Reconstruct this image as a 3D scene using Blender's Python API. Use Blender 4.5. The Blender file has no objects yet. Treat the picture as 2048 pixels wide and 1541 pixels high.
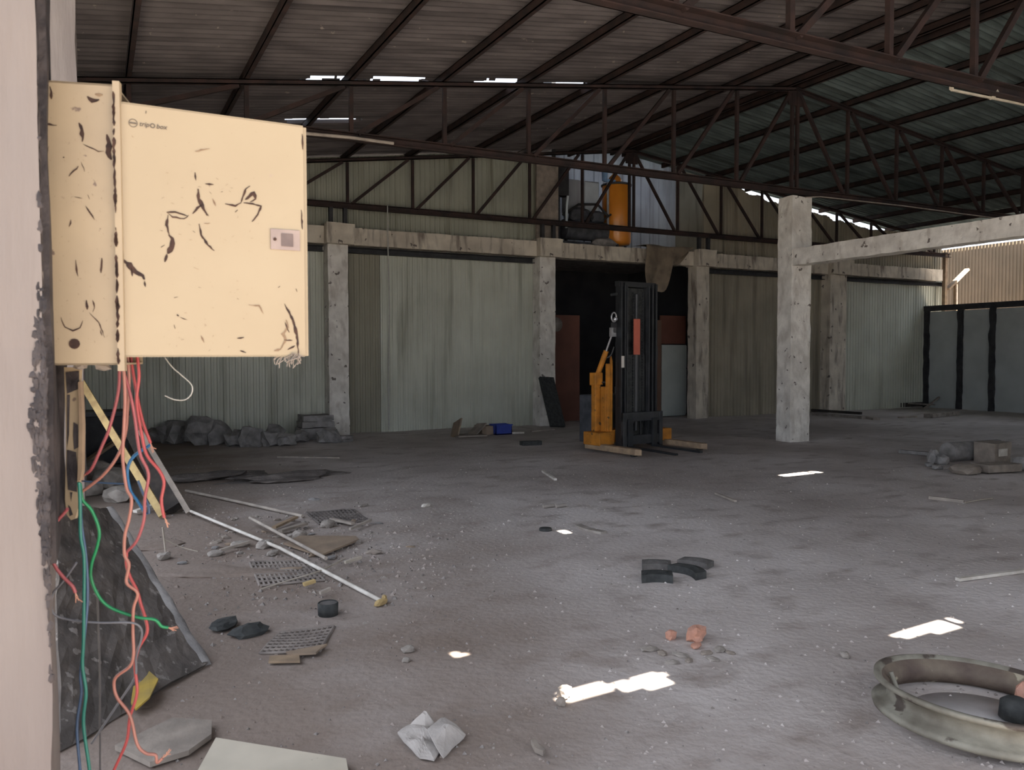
import bpy, math, random
from mathutils import Vector, Matrix, noise
C = bpy.context.scene

# ------------------------------------------------------------------ camera
CAM = Vector((0, 0, 1.5))
FPX, YAW, PITCH, ROLL = 1632.6, .4727, .0369, -.0016
Fv = Vector((math.sin(YAW)*math.cos(PITCH), math.cos(YAW)*math.cos(PITCH), -math.sin(PITCH)))
R0 = Vector((math.cos(YAW), -math.sin(YAW), 0)); U0 = R0.cross(Fv)
Rv = math.cos(ROLL)*R0 + math.sin(ROLL)*U0; Uv = -math.sin(ROLL)*R0 + math.cos(ROLL)*U0
cd = bpy.data.cameras.new('camera'); cam = bpy.data.objects.new('camera', cd); C.collection.objects.link(cam)
cam.matrix_world = Matrix((Rv, Uv, -Fv)).transposed().to_4x4(); cam.location = CAM
cd.sensor_width = 36; cd.lens = FPX*36/2048; cd.clip_start = .05; cd.clip_end = 300
cd.dof.use_dof = True; cd.dof.focus_distance = 7.5; cd.dof.aperture_fstop = 9
C.camera = cam
C.view_settings.view_transform = 'Standard'; C.view_settings.look = 'None'
C.view_settings.gamma = 1; C.view_settings.use_curve_mapping = False
C.view_settings.exposure = 0.85

# ------------------------------------------------------------------ world and sun
W = bpy.data.worlds.new('world'); C.world = W; W.use_nodes = True
bg = W.node_tree.nodes['Background']; bg.inputs[0].default_value = (.80, .87, 1, 1); bg.inputs[1].default_value = 1.5
SUN = Vector((0.0, -.50, .87)).normalized()      # towards the sun
sd = bpy.data.lights.new('sun', 'SUN'); sd.energy = 34; sd.angle = math.radians(.4); sd.color = (1, .93, .82)
so = bpy.data.objects.new('sun', sd); C.collection.objects.link(so)
so.rotation_euler = SUN.to_track_quat('Z', 'Y').to_euler(); so.location = (0, -10, 30)

# ------------------------------------------------------------------ tape measure: rays of the surveyed view
def ray(x, y): return Fv + (x-1024)/FPX*Rv - (y-770.5)/FPX*Uv
def G(x, y, z=0.0):
    d = ray(x, y); return CAM + (z-1.5)/d.z*d
def N(x, y, n):
    d = ray(x, y); return CAM + n/d.y*d
def WP(x, y, w):
    d = ray(x, y); return CAM + w/d.x*d
def D(x, y, t): return CAM + t*ray(x, y)
def gz(x, y):
    v = Vector((x*.7, y*.7, 3.1)); return .016*noise.noise(v) + .010*noise.noise(v*3.1) - .012

# ------------------------------------------------------------------ materials
def mat(name, c1, c2=None, scale=3, rough=.85, metal=0, bump=.0, bscale=30, stretch=(1, 1, 1), spots=None, thr=.62, sscale=6,
        streak=None, contrast=(.35, .65), spot_rough=None, detail=6, spec=.3):
    m = bpy.data.materials.new(name); m.use_nodes = True; nt = m.node_tree; nd = nt.nodes; ln = nt.links
    b = nd['Principled BSDF']; b.inputs['Roughness'].default_value = rough; b.inputs['Metallic'].default_value = metal
    b.inputs['Specular IOR Level'].default_value = spec
    tc = nd.new('ShaderNodeTexCoord'); mp = nd.new('ShaderNodeMapping'); mp.inputs['Scale'].default_value = stretch
    ln.new(tc.outputs['Object'], mp.inputs[0])
    c2 = c2 or tuple(v*.7 for v in c1)
    def nz(s, det=detail, src=mp.outputs[0]):
        n = nd.new('ShaderNodeTexNoise'); n.inputs['Scale'].default_value = s; n.inputs['Detail'].default_value = det
        ln.new(src, n.inputs['Vector']); return n
    def ramp(src, a, z):
        r = nd.new('ShaderNodeMapRange'); r.inputs[1].default_value = a; r.inputs[2].default_value = z; ln.new(src, r.inputs[0]); return r.outputs[0]
    def mix(f, a, bb):
        x = nd.new('ShaderNodeMix'); x.data_type = 'RGBA'
        ln.new(f, x.inputs[0])
        for s, i in ((a, 6), (bb, 7)):
            if isinstance(s, tuple): x.inputs[i].default_value = (*s, 1)
            else: ln.new(s, x.inputs[i])
        return x.outputs[2]
    n1 = nz(scale); col = mix(ramp(n1.outputs[0], *contrast), c1, c2)
    if streak:   # vertical dirt runs on walls; dark stripes along the ribs on the roof
        m2 = nd.new('ShaderNodeMapping'); m2.inputs['Scale'].default_value = streak[2]; ln.new(tc.outputs['Object'], m2.inputs[0])
        n3 = nz(streak[1], 4, m2.outputs[0]); col = mix(ramp(n3.outputs[0], .52, .72), col, streak[0])
    if name == 'dirt_floor':      # noisy mix toward brown on the left of the floor
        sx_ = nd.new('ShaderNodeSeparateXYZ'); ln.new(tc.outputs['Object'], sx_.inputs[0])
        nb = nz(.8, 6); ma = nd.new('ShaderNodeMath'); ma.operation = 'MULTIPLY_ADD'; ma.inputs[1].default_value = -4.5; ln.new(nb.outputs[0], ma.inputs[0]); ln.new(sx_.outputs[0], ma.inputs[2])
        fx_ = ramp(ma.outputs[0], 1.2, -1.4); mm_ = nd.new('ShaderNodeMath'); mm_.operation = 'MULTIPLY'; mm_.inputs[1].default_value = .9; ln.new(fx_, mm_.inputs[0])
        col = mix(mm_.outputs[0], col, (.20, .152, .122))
    if spots:
        n2 = nz(sscale, 5); col = mix(ramp(n2.outputs[0], thr, thr+.03), col, spots)
    ln.new(col, b.inputs['Base Color'])
    if bump:
        n4 = nz(bscale, 8); bp = nd.new('ShaderNodeBump'); bp.inputs['Strength'].default_value = 1; bp.inputs['Distance'].default_value = bump
        ln.new(n4.outputs[0], bp.inputs['Height']); ln.new(bp.outputs[0], b.inputs['Normal'])
    return m

M = {}
USE_DIRT = None
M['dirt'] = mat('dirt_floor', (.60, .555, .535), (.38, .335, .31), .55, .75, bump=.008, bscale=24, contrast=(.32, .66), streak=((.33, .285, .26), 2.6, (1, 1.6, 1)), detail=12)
M['outside'] = mat('outside_ground', (.17, .15, .13), (.12, .11, .095), 1.2, .95, bump=.01, bscale=9)
M['gravel'] = mat('gravel', (.28, .25, .23), (.15, .13, .12), 60, .9)
M['roof'] = mat('roof_sheet', (.155, .138, .138), (.082, .072, .074), 1.6, .9, spots=(.24, .21, .19), thr=.69, sscale=9, stretch=(1, 2.2, 1), contrast=(.3, .7), streak=((.055, .049, .05), 1.0, (.35, 9, 1)))
M['roof_r'] = mat('roof_sheet_right', (.12, .155, .155), (.072, .093, .093), 1.6, .9, spots=(.12, .12, .11), thr=.70, sscale=9, stretch=(1, 2.2, 1), streak=((.03, .034, .032), 1.0, (.35, 9, 1)))
M['rust'] = mat('rusty_steel', (.045, .026, .023), (.021, .016, .016), 5, .8, metal=.0, bump=.003)
M['steel_dk'] = mat('dark_steel', (.045, .045, .048), (.025, .025, .028), 6, .6, bump=.002)
M['panel'] = mat('wall_panel', (.40, .405, .335), (.31, .315, .265), .8, .55, streak=(.22, .22, .175), contrast=(.35, .7)) if False else \
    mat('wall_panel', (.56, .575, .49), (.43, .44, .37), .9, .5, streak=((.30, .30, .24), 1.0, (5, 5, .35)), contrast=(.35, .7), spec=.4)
M['panel_w'] = mat('wall_panel_warm', (.36, .32, .245), (.26, .235, .18), .9, .55, streak=((.18, .16, .12), 1.0, (5, 5, .35)))
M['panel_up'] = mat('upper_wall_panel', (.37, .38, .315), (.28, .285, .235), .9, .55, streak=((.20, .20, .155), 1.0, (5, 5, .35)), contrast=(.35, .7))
M['panel_o'] = mat('wall_panel_olive', (.30, .285, .22), (.24, .225, .175), .9, .6)
M['panel_out'] = mat('outer_wall_sheet', (.145, .105, .068), (.115, .085, .055), 1.2, .7)
M['grey_sheet'] = mat('grey_sheet', (.36, .38, .41), (.28, .29, .32), 1.1, .6, streak=((.2, .2, .22), 1., (4, 4, .4)))
M['concrete'] = mat('concrete', (.66, .60, .50), (.46, .41, .34), 2.6, .92, bump=.006, bscale=22, spots=(.13, .11, .10), thr=.655, sscale=6, streak=((.20, .165, .14), 1.5, (5, 5, .9)))
M['concrete_w'] = mat('pale_concrete', (.80, .77, .71), (.58, .55, .50), 4, .92, bump=.008, bscale=22, spots=(.17, .145, .13), thr=.66, sscale=9, streak=((.52, .48, .43), 3, (3, 3, 1.2)))
M['pillar'] = mat('pillar_concrete', (.235, .205, .19), (.18, .155, .146), 5, .95, bump=.006, bscale=30, stretch=(1, 1, .16), spots=(.13, .11, .105), thr=.70, sscale=20)
M['grime'] = mat('black_grime', (.028, .025, .028), (.075, .064, .064), 14, .7, bump=.01, bscale=30)
M['block'] = mat('grey_block', (.30, .285, .275), (.17, .16, .155), 7, .95, bump=.01, bscale=25)
M['block_l'] = mat('pale_rubble', (.35, .315, .28), (.20, .175, .155), 8, .95, bump=.008, bscale=25)
M['brick'] = mat('broken_brick', (.50, .25, .17), (.40, .23, .18), 14, .95, bump=.006, bscale=40)
M['wood'] = mat('dusty_wood', (.34, .25, .165), (.22, .16, .11), 9, .85, bump=.003, stretch=(1, 1, 1))
M['wood_y'] = mat('yellowish_wood', (.50, .37, .17), (.33, .23, .11), 9, .8, bump=.003)
M['wood_dk'] = mat('dark_timber', (.06, .05, .044), (.03, .027, .026), 8, .9, bump=.006)
M['wood_gr'] = mat('grey_wood', (.30, .255, .215), (.20, .17, .145), 8, .9, bump=.004)
M['rod'] = mat('pale_rod', (.66, .62, .56), (.45, .41, .36), 8, .7)
M['rod_d'] = mat('dusty_rod', (.40, .35, .30), (.27, .235, .205), 8, .8)
M['rubber'] = mat('black_rubber', (.028, .03, .03), (.055, .057, .055), 20, .75, bump=.004)
M['rag'] = mat('dark_rag', (.17, .148, .135), (.10, .087, .08), 5, .95, bump=.01)
M['meshd'] = mat('dusty_mesh', (.27, .235, .21), (.17, .145, .13), 9, .9)
M['rubber_g'] = mat('dusty_rubber', (.14, .13, .125), (.09, .085, .08), 20, .9, bump=.004)
M['cream'] = mat('cream_enamel', (.37, .295, .19), (.345, .27, .17), 3, .38, spots=(.35, .27, .19), thr=.735, sscale=26, spec=.5)
M['cream_b'] = mat('cream_enamel_worn', (.42, .33, .215), (.35, .275, .185), 5, .5, spots=(.18, .13, .10), thr=.69, sscale=34, spec=.4)
M['chip'] = mat('exposed_rust', (.030, .018, .016), (.07, .036, .025), 60, .8)
M['chip2'] = mat('faint_scratch', (.19, .125, .08), (.27, .19, .12), 60, .8)
M['print'] = mat('grey_print', (.10, .08, .065), (.13, .105, .08), 40, .6)
M['lock'] = mat('lock_plastic', (.33, .26, .23), (.28, .22, .20), 30, .5)
M['lock_d'] = mat('lock_recess', (.16, .12, .11), (.12, .09, .085), 30, .5)
for k, c in dict(red=(.55, .085, .085), red2=(.45, .11, .12), salmon=(.50, .21, .16), green=(.015, .30, .11), teal=(.02, .22, .17), blue=(.03, .19, .42), blue2=(.07, .13, .24), greyw=(.20, .21, .24), copper=(.62, .30, .20), white=(.62, .6, .55), darkw=(.08, .08, .09)).items():
    c = tuple(v*.72 for v in c); M[k] = mat('wire_'+k, c, tuple(v*.85 for v in c), 20, .45, spec=.5)
M['yellow'] = mat('yellow_enamel', (.60, .235, .03), (.34, .14, .025), 6, .55, spots=(.12, .07, .03), thr=.64, sscale=9)
M['mast'] = mat('mast_steel', (.014, .015, .017), (.024, .026, .029), 7, .45, spec=.5)
M['mast_l'] = mat('mast_edge', (.045, .047, .05), (.022, .024, .027), 7, .4, spec=.5)
M['chrome'] = mat('bright_steel', (.55, .56, .58), (.4, .4, .42), 7, .3, metal=.6)
M['redlabel'] = mat('orange_red_paint', (.50, .13, .085), (.42, .11, .07), 5, .6)
M['legwood'] = mat('dirty_leg_paint', (.42, .30, .19), (.25, .18, .125), 8, .8, bump=.002)
M['tank'] = mat('orange_tank', (.80, .30, .035), (.70, .25, .03), 2, .28, spec=.6)
M['cabinet'] = mat('pale_cabinet', (.55, .62, .68), (.48, .54, .6), 3, .5)
M['machine'] = mat('dark_machine', (.05, .055, .065), (.09, .095, .11), 7, .6)
M['bluep'] = mat('blue_plastic', (.25, .42, .68), (.2, .34, .56), 7, .4)
M['crate'] = mat('blue_crate', (.035, .06, .30), (.03, .05, .22), 9, .5)
M['brown'] = mat('brown_board', (.16, .065, .045), (.11, .047, .034), 2, .6)
M['brown2'] = mat('brown_panel', (.17, .10, .07), (.12, .07, .05), 2, .6)
M['fridge'] = mat('grey_green_panel', (.42, .45, .42), (.36, .385, .36), 2, .5)
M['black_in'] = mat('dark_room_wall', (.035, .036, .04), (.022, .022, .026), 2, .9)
M['tarp'] = mat('sacking', (.25, .20, .145), (.15, .12, .09), 4, .95, bump=.004)
M['cloth'] = mat('grey_cloth', (.46, .42, .39), (.34, .31, .285), 6, .95, bump=.003, bscale=60)
M['card'] = mat('cardboard', (.30, .225, .16), (.21, .16, .12), 5, .9, bump=.002)
M['whiteb'] = mat('dusty_white_board', (.56, .50, .405), (.44, .395, .32), 3, .8, spots=(.15, .13, .11), thr=.72, sscale=9)
M['rim'] = mat('dusty_rim', (.25, .235, .19), (.13, .115, .09), 7, .7, bump=.004, spots=(.07, .055, .045), thr=.58, sscale=5)
M['rim_in'] = mat('rusty_rim_inside', (.085, .06, .05), (.17, .135, .10), 6, .7, bump=.004, spots=(.34, .30, .22), thr=.66, sscale=9)
M['dust'] = mat('settled_dust', (.62, .60, .60), (.48, .46, .45), 6, .8)
M['leaf'] = mat('yellow_plastic', (.45, .31, .06), (.30, .22, .07), 9, .7)
M['lamp'] = mat('lamp_housing', (.55, .50, .40), (.42, .38, .30), 6, .6)
M['partp'] = mat('partition_sheet', (.46, .49, .48), (.40, .42, .41), 2, .7)
M['weed'] = mat('dry_stalk', (.42, .37, .31), (.32, .28, .23), 9, .9)

# ------------------------------------------------------------------ mesh building
class MB:
    def __init__(s, mx=None): s.v = []; s.f = []; s.m = []; s.mx = mx; s.sm = []
    def add(s, vs, fs, m=0, smooth=False):
        o = len(s.v)
        for p in vs:
            p = Vector(p); s.v.append(s.mx @ p if s.mx else p)
        for f in fs: s.f.append(tuple(i+o for i in f)); s.m.append(m); s.sm.append(smooth)
    def box(s, a, b, m=0):
        (x0, y0, z0), (x1, y1, z1) = a, b
        s.add([(x0, y0, z0), (x1, y0, z0), (x1, y1, z0), (x0, y1, z0), (x0, y0, z1), (x1, y0, z1), (x1, y1, z1), (x0, y1, z1)],
              [(0, 3, 2, 1), (4, 5, 6, 7), (0, 1, 5, 4), (1, 2, 6, 5), (2, 3, 7, 6), (3, 0, 4, 7)], m)
    def bar(s, p, q, w, h, up=(0, 0, 1), m=0):
        p = Vector(p); q = Vector(q); d = (q-p).normalized(); u = Vector(up)
        if abs(d.dot(u)) > .98: u = Vector((0, 1, 0))
        r = d.cross(u).normalized(); u = r.cross(d).normalized()
        vs = [e + r*w/2*i + u*h/2*j for e in (p, q) for i, j in ((-1, -1), (1, -1), (1, 1), (-1, 1))]
        s.add(vs, [(0, 1, 2, 3), (7, 6, 5, 4), (0, 4, 5, 1), (1, 5, 6, 2), (2, 6, 7, 3), (3, 7, 4, 0)], m)
    def channel(s, p, q, w, h, t=.012, up=(0, 0, 1), m=0):
        p = Vector(p); q = Vector(q); d = (q-p).normalized(); u = Vector(up)
        if abs(d.dot(u)) > .98: u = Vector((0, 1, 0))
        r = d.cross(u).normalized(); u = r.cross(d).normalized()
        s.bar(p - r*(w/2-t/2), q - r*(w/2-t/2), t, h, up, m)
        for k in (-1, 1): s.bar(p + u*k*(h/2-t/2), q + u*k*(h/2-t/2), w, t, up, m)
    def tube(s, pts, r, seg=8, m=0, cap=True, taper=None):
        pts = [Vector(p) for p in pts]; n = len(pts); vs = []; u = None
        for i, p in enumerate(pts):
            d = (pts[min(i+1, n-1)] - pts[max(i-1, 0)])
            d = d.normalized() if d.length > 1e-9 else Vector((0, 0, 1))
            if u is None:
                u = d.orthogonal().normalized()
            u = (u - d*u.dot(d)).normalized(); b = d.cross(u)
            rr = r if taper is None else taper[i]
            for k in range(seg):
                a = 2*math.pi*k/seg; vs.append(p + (u*math.cos(a) + b*math.sin(a))*rr)
        fs = [(i*seg+k, i*seg+(k+1) % seg, (i+1)*seg+(k+1) % seg, (i+1)*seg+k) for i in range(n-1) for k in range(seg)]
        s.add(vs, fs, m, True)
        if cap: s.add(vs[:seg], [tuple(range(seg))[::-1]], m); s.add(vs[-seg:], [tuple(range(seg))], m)
    def lathe(s, prof, c, seg=40, m=0, closed=False):
        vs = [(c[0]+r*math.cos(2*math.pi*k/seg), c[1]+r*math.sin(2*math.pi*k/seg), c[2]+z) for r, z in prof for k in range(seg)]
        L = len(prof); rng = range(L) if closed else range(L-1)
        s.add(vs, [(i*seg+k, i*seg+(k+1) % seg, ((i+1) % L)*seg+(k+1) % seg, ((i+1) % L)*seg+k) for i in rng for k in range(seg)], m, True)
    def prism(s, pts, t, m=0):    # pts: outline, t: thickness vector
        t = Vector(t); n = len(pts); vs = [Vector(p) for p in pts] + [Vector(p)+t for p in pts]
        s.add(vs, [tuple(range(n)), tuple(range(2*n-1, n-1, -1))] + [(i, i+n, (i+1) % n+n, (i+1) % n) for i in range(n)], m)
    def rough(s, a, b, step=.12, amp=.008, m=0, seed=0, fr=5):
        a = Vector(a); b = Vector(b); sz = b-a; k = [max(1, round(abs(sz[i])/step)) for i in range(3)]
        def disp(p):
            q = p*fr + Vector((seed, seed*1.7, 0))
            return p + Vector((noise.noise(q), noise.noise(q+Vector((9, 0, 0))), noise.noise(q+Vector((0, 9, 0)))))*amp
        for ax in range(3):
            i, j = (ax+1) % 3, (ax+2) % 3
            for side in (0, 1):
                vs = []
                for p in range(k[i]+1):
                    for q in range(k[j]+1):
                        v = Vector(a); v[ax] = (a, b)[side][ax]; v[i] = a[i]+sz[i]*p/k[i]; v[j] = a[j]+sz[j]*q/k[j]; vs.append(disp(v))
                w = k[j]+1
                fs = [(p*w+q, (p+1)*w+q, (p+1)*w+q+1, p*w+q+1) for p in range(k[i]) for q in range(k[j])]
                if side == 0: fs = [f[::-1] for f in fs]
                s.add(vs, fs, m)
    def rock(s, c, sz, seed=0, rot=0, m=0, amp=.28, boxy=.5, sub=2, tilt=0):
        import bmesh
        bm = bmesh.new(); bmesh.ops.create_icosphere(bm, subdivisions=sub, radius=1)
        R = Matrix.Rotation(rot, 3, 'Z') @ Matrix.Rotation(tilt, 3, 'X'); vs = []
        for v in bm.verts:
            p = v.co.copy(); mx = max(abs(p.x), abs(p.y), abs(p.z)); p = p*(1-boxy) + p/mx*boxy
            p *= 1 + amp*noise.noise(v.co*1.3+Vector((seed*3.7, seed, 0)))
            vs.append(Vector(c) + R @ Vector((p.x*sz[0]/2, p.y*sz[1]/2, p.z*sz[2]/2)))
        s.add(vs, [tuple(v.index for v in f.verts) for f in bm.faces], m); bm.free()
    def build(s, name, mats, parent=None, origin=None, bevel=0):
        if not isinstance(mats, (list, tuple)): mats = [mats]
        if parent: o0 = parent.matrix_basis.translation.copy() if parent.parent is None else parent['_o']; o0 = Vector(o0)
        elif origin is not None: o0 = Vector(origin)
        else:
            xs = [v.x for v in s.v]; ys = [v.y for v in s.v]; zs = [v.z for v in s.v]
            o0 = Vector(((min(xs)+max(xs))/2, (min(ys)+max(ys))/2, min(zs)))
        me = bpy.data.meshes.new(name); me.from_pydata([tuple(v-o0) for v in s.v], [], s.f)
        for m_ in mats: me.materials.append(m_)
        me.polygons.foreach_set('material_index', s.m); me.polygons.foreach_set('use_smooth', s.sm); me.update()
        ob = bpy.data.objects.new(name, me); C.collection.objects.link(ob)
        if parent: ob.parent = parent
        else: ob.location = o0
        ob['_o'] = tuple(o0)
        if bevel:
            md = ob.modifiers.new('edge', 'BEVEL'); md.width = bevel; md.segments = 2; md.limit_method = 'ANGLE'
        return ob

def tag(o, label=None, cat=None, group=None, kind=None):
    if label: o['label'] = label
    if cat: o['category'] = cat
    if group: o['group'] = group
    if kind: o['kind'] = kind
    return o
def thing(name, loc, label, cat, group=None):
    o = bpy.data.objects.new(name, None); C.collection.objects.link(o); o.location = Vector(loc); o.empty_display_size = .1
    return tag(o, label, cat, group)

def corr(mb, p0, p1, z0, z1, period=.105, depth=.018, m=0, normal=None, zsteps=1):
    """upright ribbed sheet from p0 to p1 (plan points); z0, z1 are numbers or functions of the distance along"""
    p0 = Vector((p0[0], p0[1], 0)); p1 = Vector((p1[0], p1[1], 0)); d = p1-p0; L = d.length; d.normalize()
    nr = Vector((d.y, -d.x, 0)); xs = []; k = 0
    while k*period < L:
        for fr, off in ((0, 0), (.42, 0), (.52, 1), (.90, 1)): xs.append((min(L, (k+fr)*period), off))
        k += 1
    xs.append((L, 0)); vs = []
    fz = lambda z, t: z(t) if callable(z) else z
    for t, off in xs:
        for j in range(zsteps+1):
            a, b = fz(z0, t), fz(z1, t)
            p = p0 + d*t + nr*off*depth; vs.append((p.x, p.y, a+(b-a)*j/zsteps))
    w = zsteps+1
    mb.add(vs, [(i*w+j, (i+1)*w+j, (i+1)*w+j+1, i*w+j+1) for i in range(len(xs)-1) for j in range(zsteps)], m)

# ------------------------------------------------------------------ dimensions of the hall
WR, S, HB, HR, SL, SR = 10.734, 1.2912, 4.30, 6.03, .136, .127
TN = (15.12, 10.36, 5.44, -.90)
def ztop(w): return HR - (SL*(WR-w) if w < WR else SR*(w-WR))
def zroof(w): return ztop(w) + .20
NB = 15.45       # back wall sheet
WL, WE = -.42, 22.0

# ------------------------------------------------------------------ floor
def build_floor():
    b = MB(); st = .13; nx = int(24.6/st); ny = int(22/st); x0, y0 = -.9, -2.5
    vs = [(x0+i*st, y0+j*st, gz(x0+i*st, y0+j*st)) for i in range(nx+1) for j in range(ny+1)]
    b.add(vs, [(i*(ny+1)+j, (i+1)*(ny+1)+j, (i+1)*(ny+1)+j+1, i*(ny+1)+j+1) for i in range(nx) for j in range(ny)], 0, True)
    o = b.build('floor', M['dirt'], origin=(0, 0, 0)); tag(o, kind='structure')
    g = MB(); g.box((-40, -40, -.35), (60, 60, -.06)); o = g.build('ground', M['outside'], origin=(0, 0, 0)); tag(o, kind='structure')
    y = MB(); y.box((22.25, 2, -.06), (25.5, 20, -.02)); o = y.build('ground', M['outside'], origin=(0, 0, 0)); tag(o, kind='structure')
build_floor()

# ------------------------------------------------------------------ roof
def roof_hit(x, y, left=True):
    d = ray(x, y); s_, k = (SL, -1) if left else (SR, 1)
    c = HR + .20 + (-SL*WR if left else SR*WR); sl = SL if left else -SR
    t = (c-1.5)/(d.z - sl*d.x); return CAM+t*d
holes = []    # (w0, w1, n centre, half width)
def sunhole(x0, y0, x1, y1, hw):
    a, b = G(x0, y0), G(x1, y1); w0, w1 = sorted((a.x, b.x)); n = (a.y+b.y)/2
    z = zroof((w0+w1)/2); holes.append((w0, w1, n + SUN.y/SUN.z*z, hw))
sunhole(1110, 1390, 1235, 1368, .062); sunhole(1238, 1367, 1268, 1360, .05); sunhole(1262, 1360, 1336, 1348, .062)
sunhole(1560, 950, 1645, 943, .075); sunhole(1780, 1268, 1930, 1241, .05)
sunhole(903, 1307, 927, 1307, .035); sunhole(1119, 1063, 1139, 1063, .035)
sun_hoods = []
def slit(x0, y0, x1, y1, hw, left=True, hood=True):
    a, b = roof_hit(x0, y0, left), roof_hit(x1, y1, left); w0, w1 = sorted((a.x, b.x)); n = (a.y+b.y)/2
    holes.append((w0, w1, n, hw))
    if hood: sun_hoods.append((w0, w1, n, hw))
slit(602, 153, 714, 160, .13); slit(728, 156, 856, 161, .14); slit(950, 160, 1058, 168, .17); slit(1082, 164, 1168, 169, .16)
slit(560, 235, 722, 239, .14); slit(720, 105, 850, 112, .016); slit(1393, 156, 1432, 158, .03)
slit(1632, 188, 1676, 206, .025, False); slit(2012, 284, 2060, 304, .02, False)
def build_roof(name, w0, w1, material, n1=15.75, n0=-1.4):
    per = .135; fr = (0, .17, .33, .5, .67, .83); hs = [h for h in holes if h[1] > w0 and h[0] < w1]
    ws = {w0, w1}; w = w0
    while w < w1: ws.add(round(w, 3)); w += .6
    for h in hs:
        k = h[0]
        while k < h[1]+.02: ws.add(round(min(k, w1), 3)); k += .035
    ws = sorted(ws)
    ns = []; k = 0
    while n0+k*per < n1:
        for f in fr: ns.append(n0+(k+f)*per)
        k += 1
    b = MB(); L = len(ns); vs = []
    for w in ws:
        for n in ns:
            sag = .012*noise.noise(Vector((w*.8, math.floor(n/.9)*3.3, 5)))
            vs.append((w, n, zroof(w)+.030*math.sin(2*math.pi*(n-n0)/per)*1.35+sag))
    fs = []
    for i in range(len(ws)-1):
        cw = (ws[i]+ws[i+1])/2
        act = [h for h in hs if h[0] <= cw <= h[1]]
        for j in range(L-1):
            cn = (ns[j]+ns[j+1])/2; cut = False
            for h in act:
                t = (cw-h[0])/(h[1]-h[0]); lens = min(1, 3.2*min(t, 1-t)**.6)*(1+.2*noise.noise(Vector((cw*5, h[2], 0))))
                if abs(cn-h[2]) < h[3]*lens: cut = True
            if not cut: fs.append((i*L+j, (i+1)*L+j, (i+1)*L+j+1, i*L+j+1))
    b.add(vs, fs, 0, True); o = b.build(name, material, origin=(0, 0, 0)); tag(o, kind='structure')
build_roof('ceiling_left', -.95, WR, M['roof']); build_roof('ceiling_right', WR, WE, M['roof_r'])
for i, (w0, w1, n, hw) in enumerate(sun_hoods):  # hoods added over the slits: stop the sun, keep the sky showing
    b = MB(); dz = .27; ws = [w0-.15+(w1-w0+.3)*k/8 for k in range(9)]
    lo, hi = n-hw-.30, n+hw+.06
    vs = [(w, q, zroof(w)+z) for w in ws for q, z in ((lo, .03), (n-hw, dz), (hi, dz+.03))]
    vs += [(w, q, zroof(w)+z+.01) for w in ws for q, z in ((lo, .03), (n-hw, dz), (hi, dz+.03))]
    o_ = 27; fs = []
    for k in range(8):
        for j in range(2): fs += [(k*3+j, k*3+3+j, k*3+4+j, k*3+1+j), (o_+k*3+j, o_+k*3+1+j, o_+k*3+4+j, o_+k*3+3+j)]
    b.add(vs, fs); o = b.build('sun_hood', M['rust']); tag(o, kind='structure')
b = MB(); b.lathe([(0, 0)], (0, 0, 0), 3) if False else None
for sgn in (-1, 1): b.add([(WR, -1.4, zroof(WR)+.06), (WR+sgn*.28, -1.4, zroof(WR)+.03-.04*1), (WR+sgn*.28, 15.75, zroof(WR)+.03-.04), (WR, 15.75, zroof(WR)+.06)], [(0, 1, 2, 3)])
o = b.build('trim_1', M['roof_r'], origin=(0, 0, 0)); tag(o, kind='structure')

# ------------------------------------------------------------------ trusses and purlins
def truss(n, label, member=1.0):
    r = thing('roof_truss', (WR, n, HB-.05), label, 'roof truss', 'steel roof trusses across the hall')
    wl, we = -.30, 21.75
    for a, z in ((wl, 0), (we, 0)):
        b = MB(); b.channel((WR, n, ztop(WR)), (a, n, ztop(a)), .06*member, .065*member); b.build('top_chord', M['rust'], r)
    b = MB(); b.channel((wl, n, HB), (we, n, HB), .085*member, .11*member); b.build('bottom_chord', M['rust'], r)
    ks = list(range(-8, 9)); X = [WR+k*S for k in ks]
    for k, w in zip(ks, X):
        b = MB()
        if k == 0:
            for s_ in (-.06, .06): b.bar((w+s_, n, HB+.05), (w+s_, n, ztop(w)-.04), .05*member, .05*member)
            b.box((w-.16, n-.012, ztop(w)-.28), (w+.16, n+.012, ztop(w)-.02))
        else: b.bar((w, n, HB+.05), (w, n, ztop(w)-.045), .05*member, .05*member)
        b.build('vertical', M['rust'], r)
    for k in ks:
        if k == 0: continue
        w = WR+k*S; w2 = WR+(k-(1 if k > 0 else -1))*S
        sg = .09 if k < 0 else -.09
        b = MB(); b.bar((w+sg, n, HB+.05), (w2-sg, n, ztop(w2)-.05), .05*member, .055*member); b.build('diagonal', M['rust'], r)
    return r
truss(TN[0], 'dark steel roof truss at the far end, directly above the back wall beam')
truss(TN[1], 'rusty steel roof truss carried by the free-standing concrete column under the ridge')
truss(TN[2], 'reddish rusty steel roof truss crossing the top right corner of the view', 1.15)
truss(TN[3], 'rusty steel roof truss nearest the open front, above the electrical box')
ordn = ['first', 'second', 'third', 'fourth', 'fifth', 'sixth', 'seventh', 'eighth']
def purlin(w, label):
    b = MB(); z = ztop(w)+.09; b.channel((w, -1.3, z), (w, 15.7, z), .06, .11)
    o = b.build('purlin', M['rust'], origin=(w, 7, z-.06)); tag(o, label, 'purlin', 'steel purlins under the roof sheets')
for k in range(1, 9):
    purlin(WR-k*S, f'rusty steel purlin under the brownish left roof slope, {ordn[k-1]} down from the ridge')
    purlin(WR+k*S, f'dark steel purlin under the greenish right roof slope, {ordn[k-1]} down from the ridge')
purlin(WR-.16, 'dark steel ridge purlin just left of the ridge line'); purlin(WR+.16, 'dark steel ridge purlin just right of the ridge line')

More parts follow.
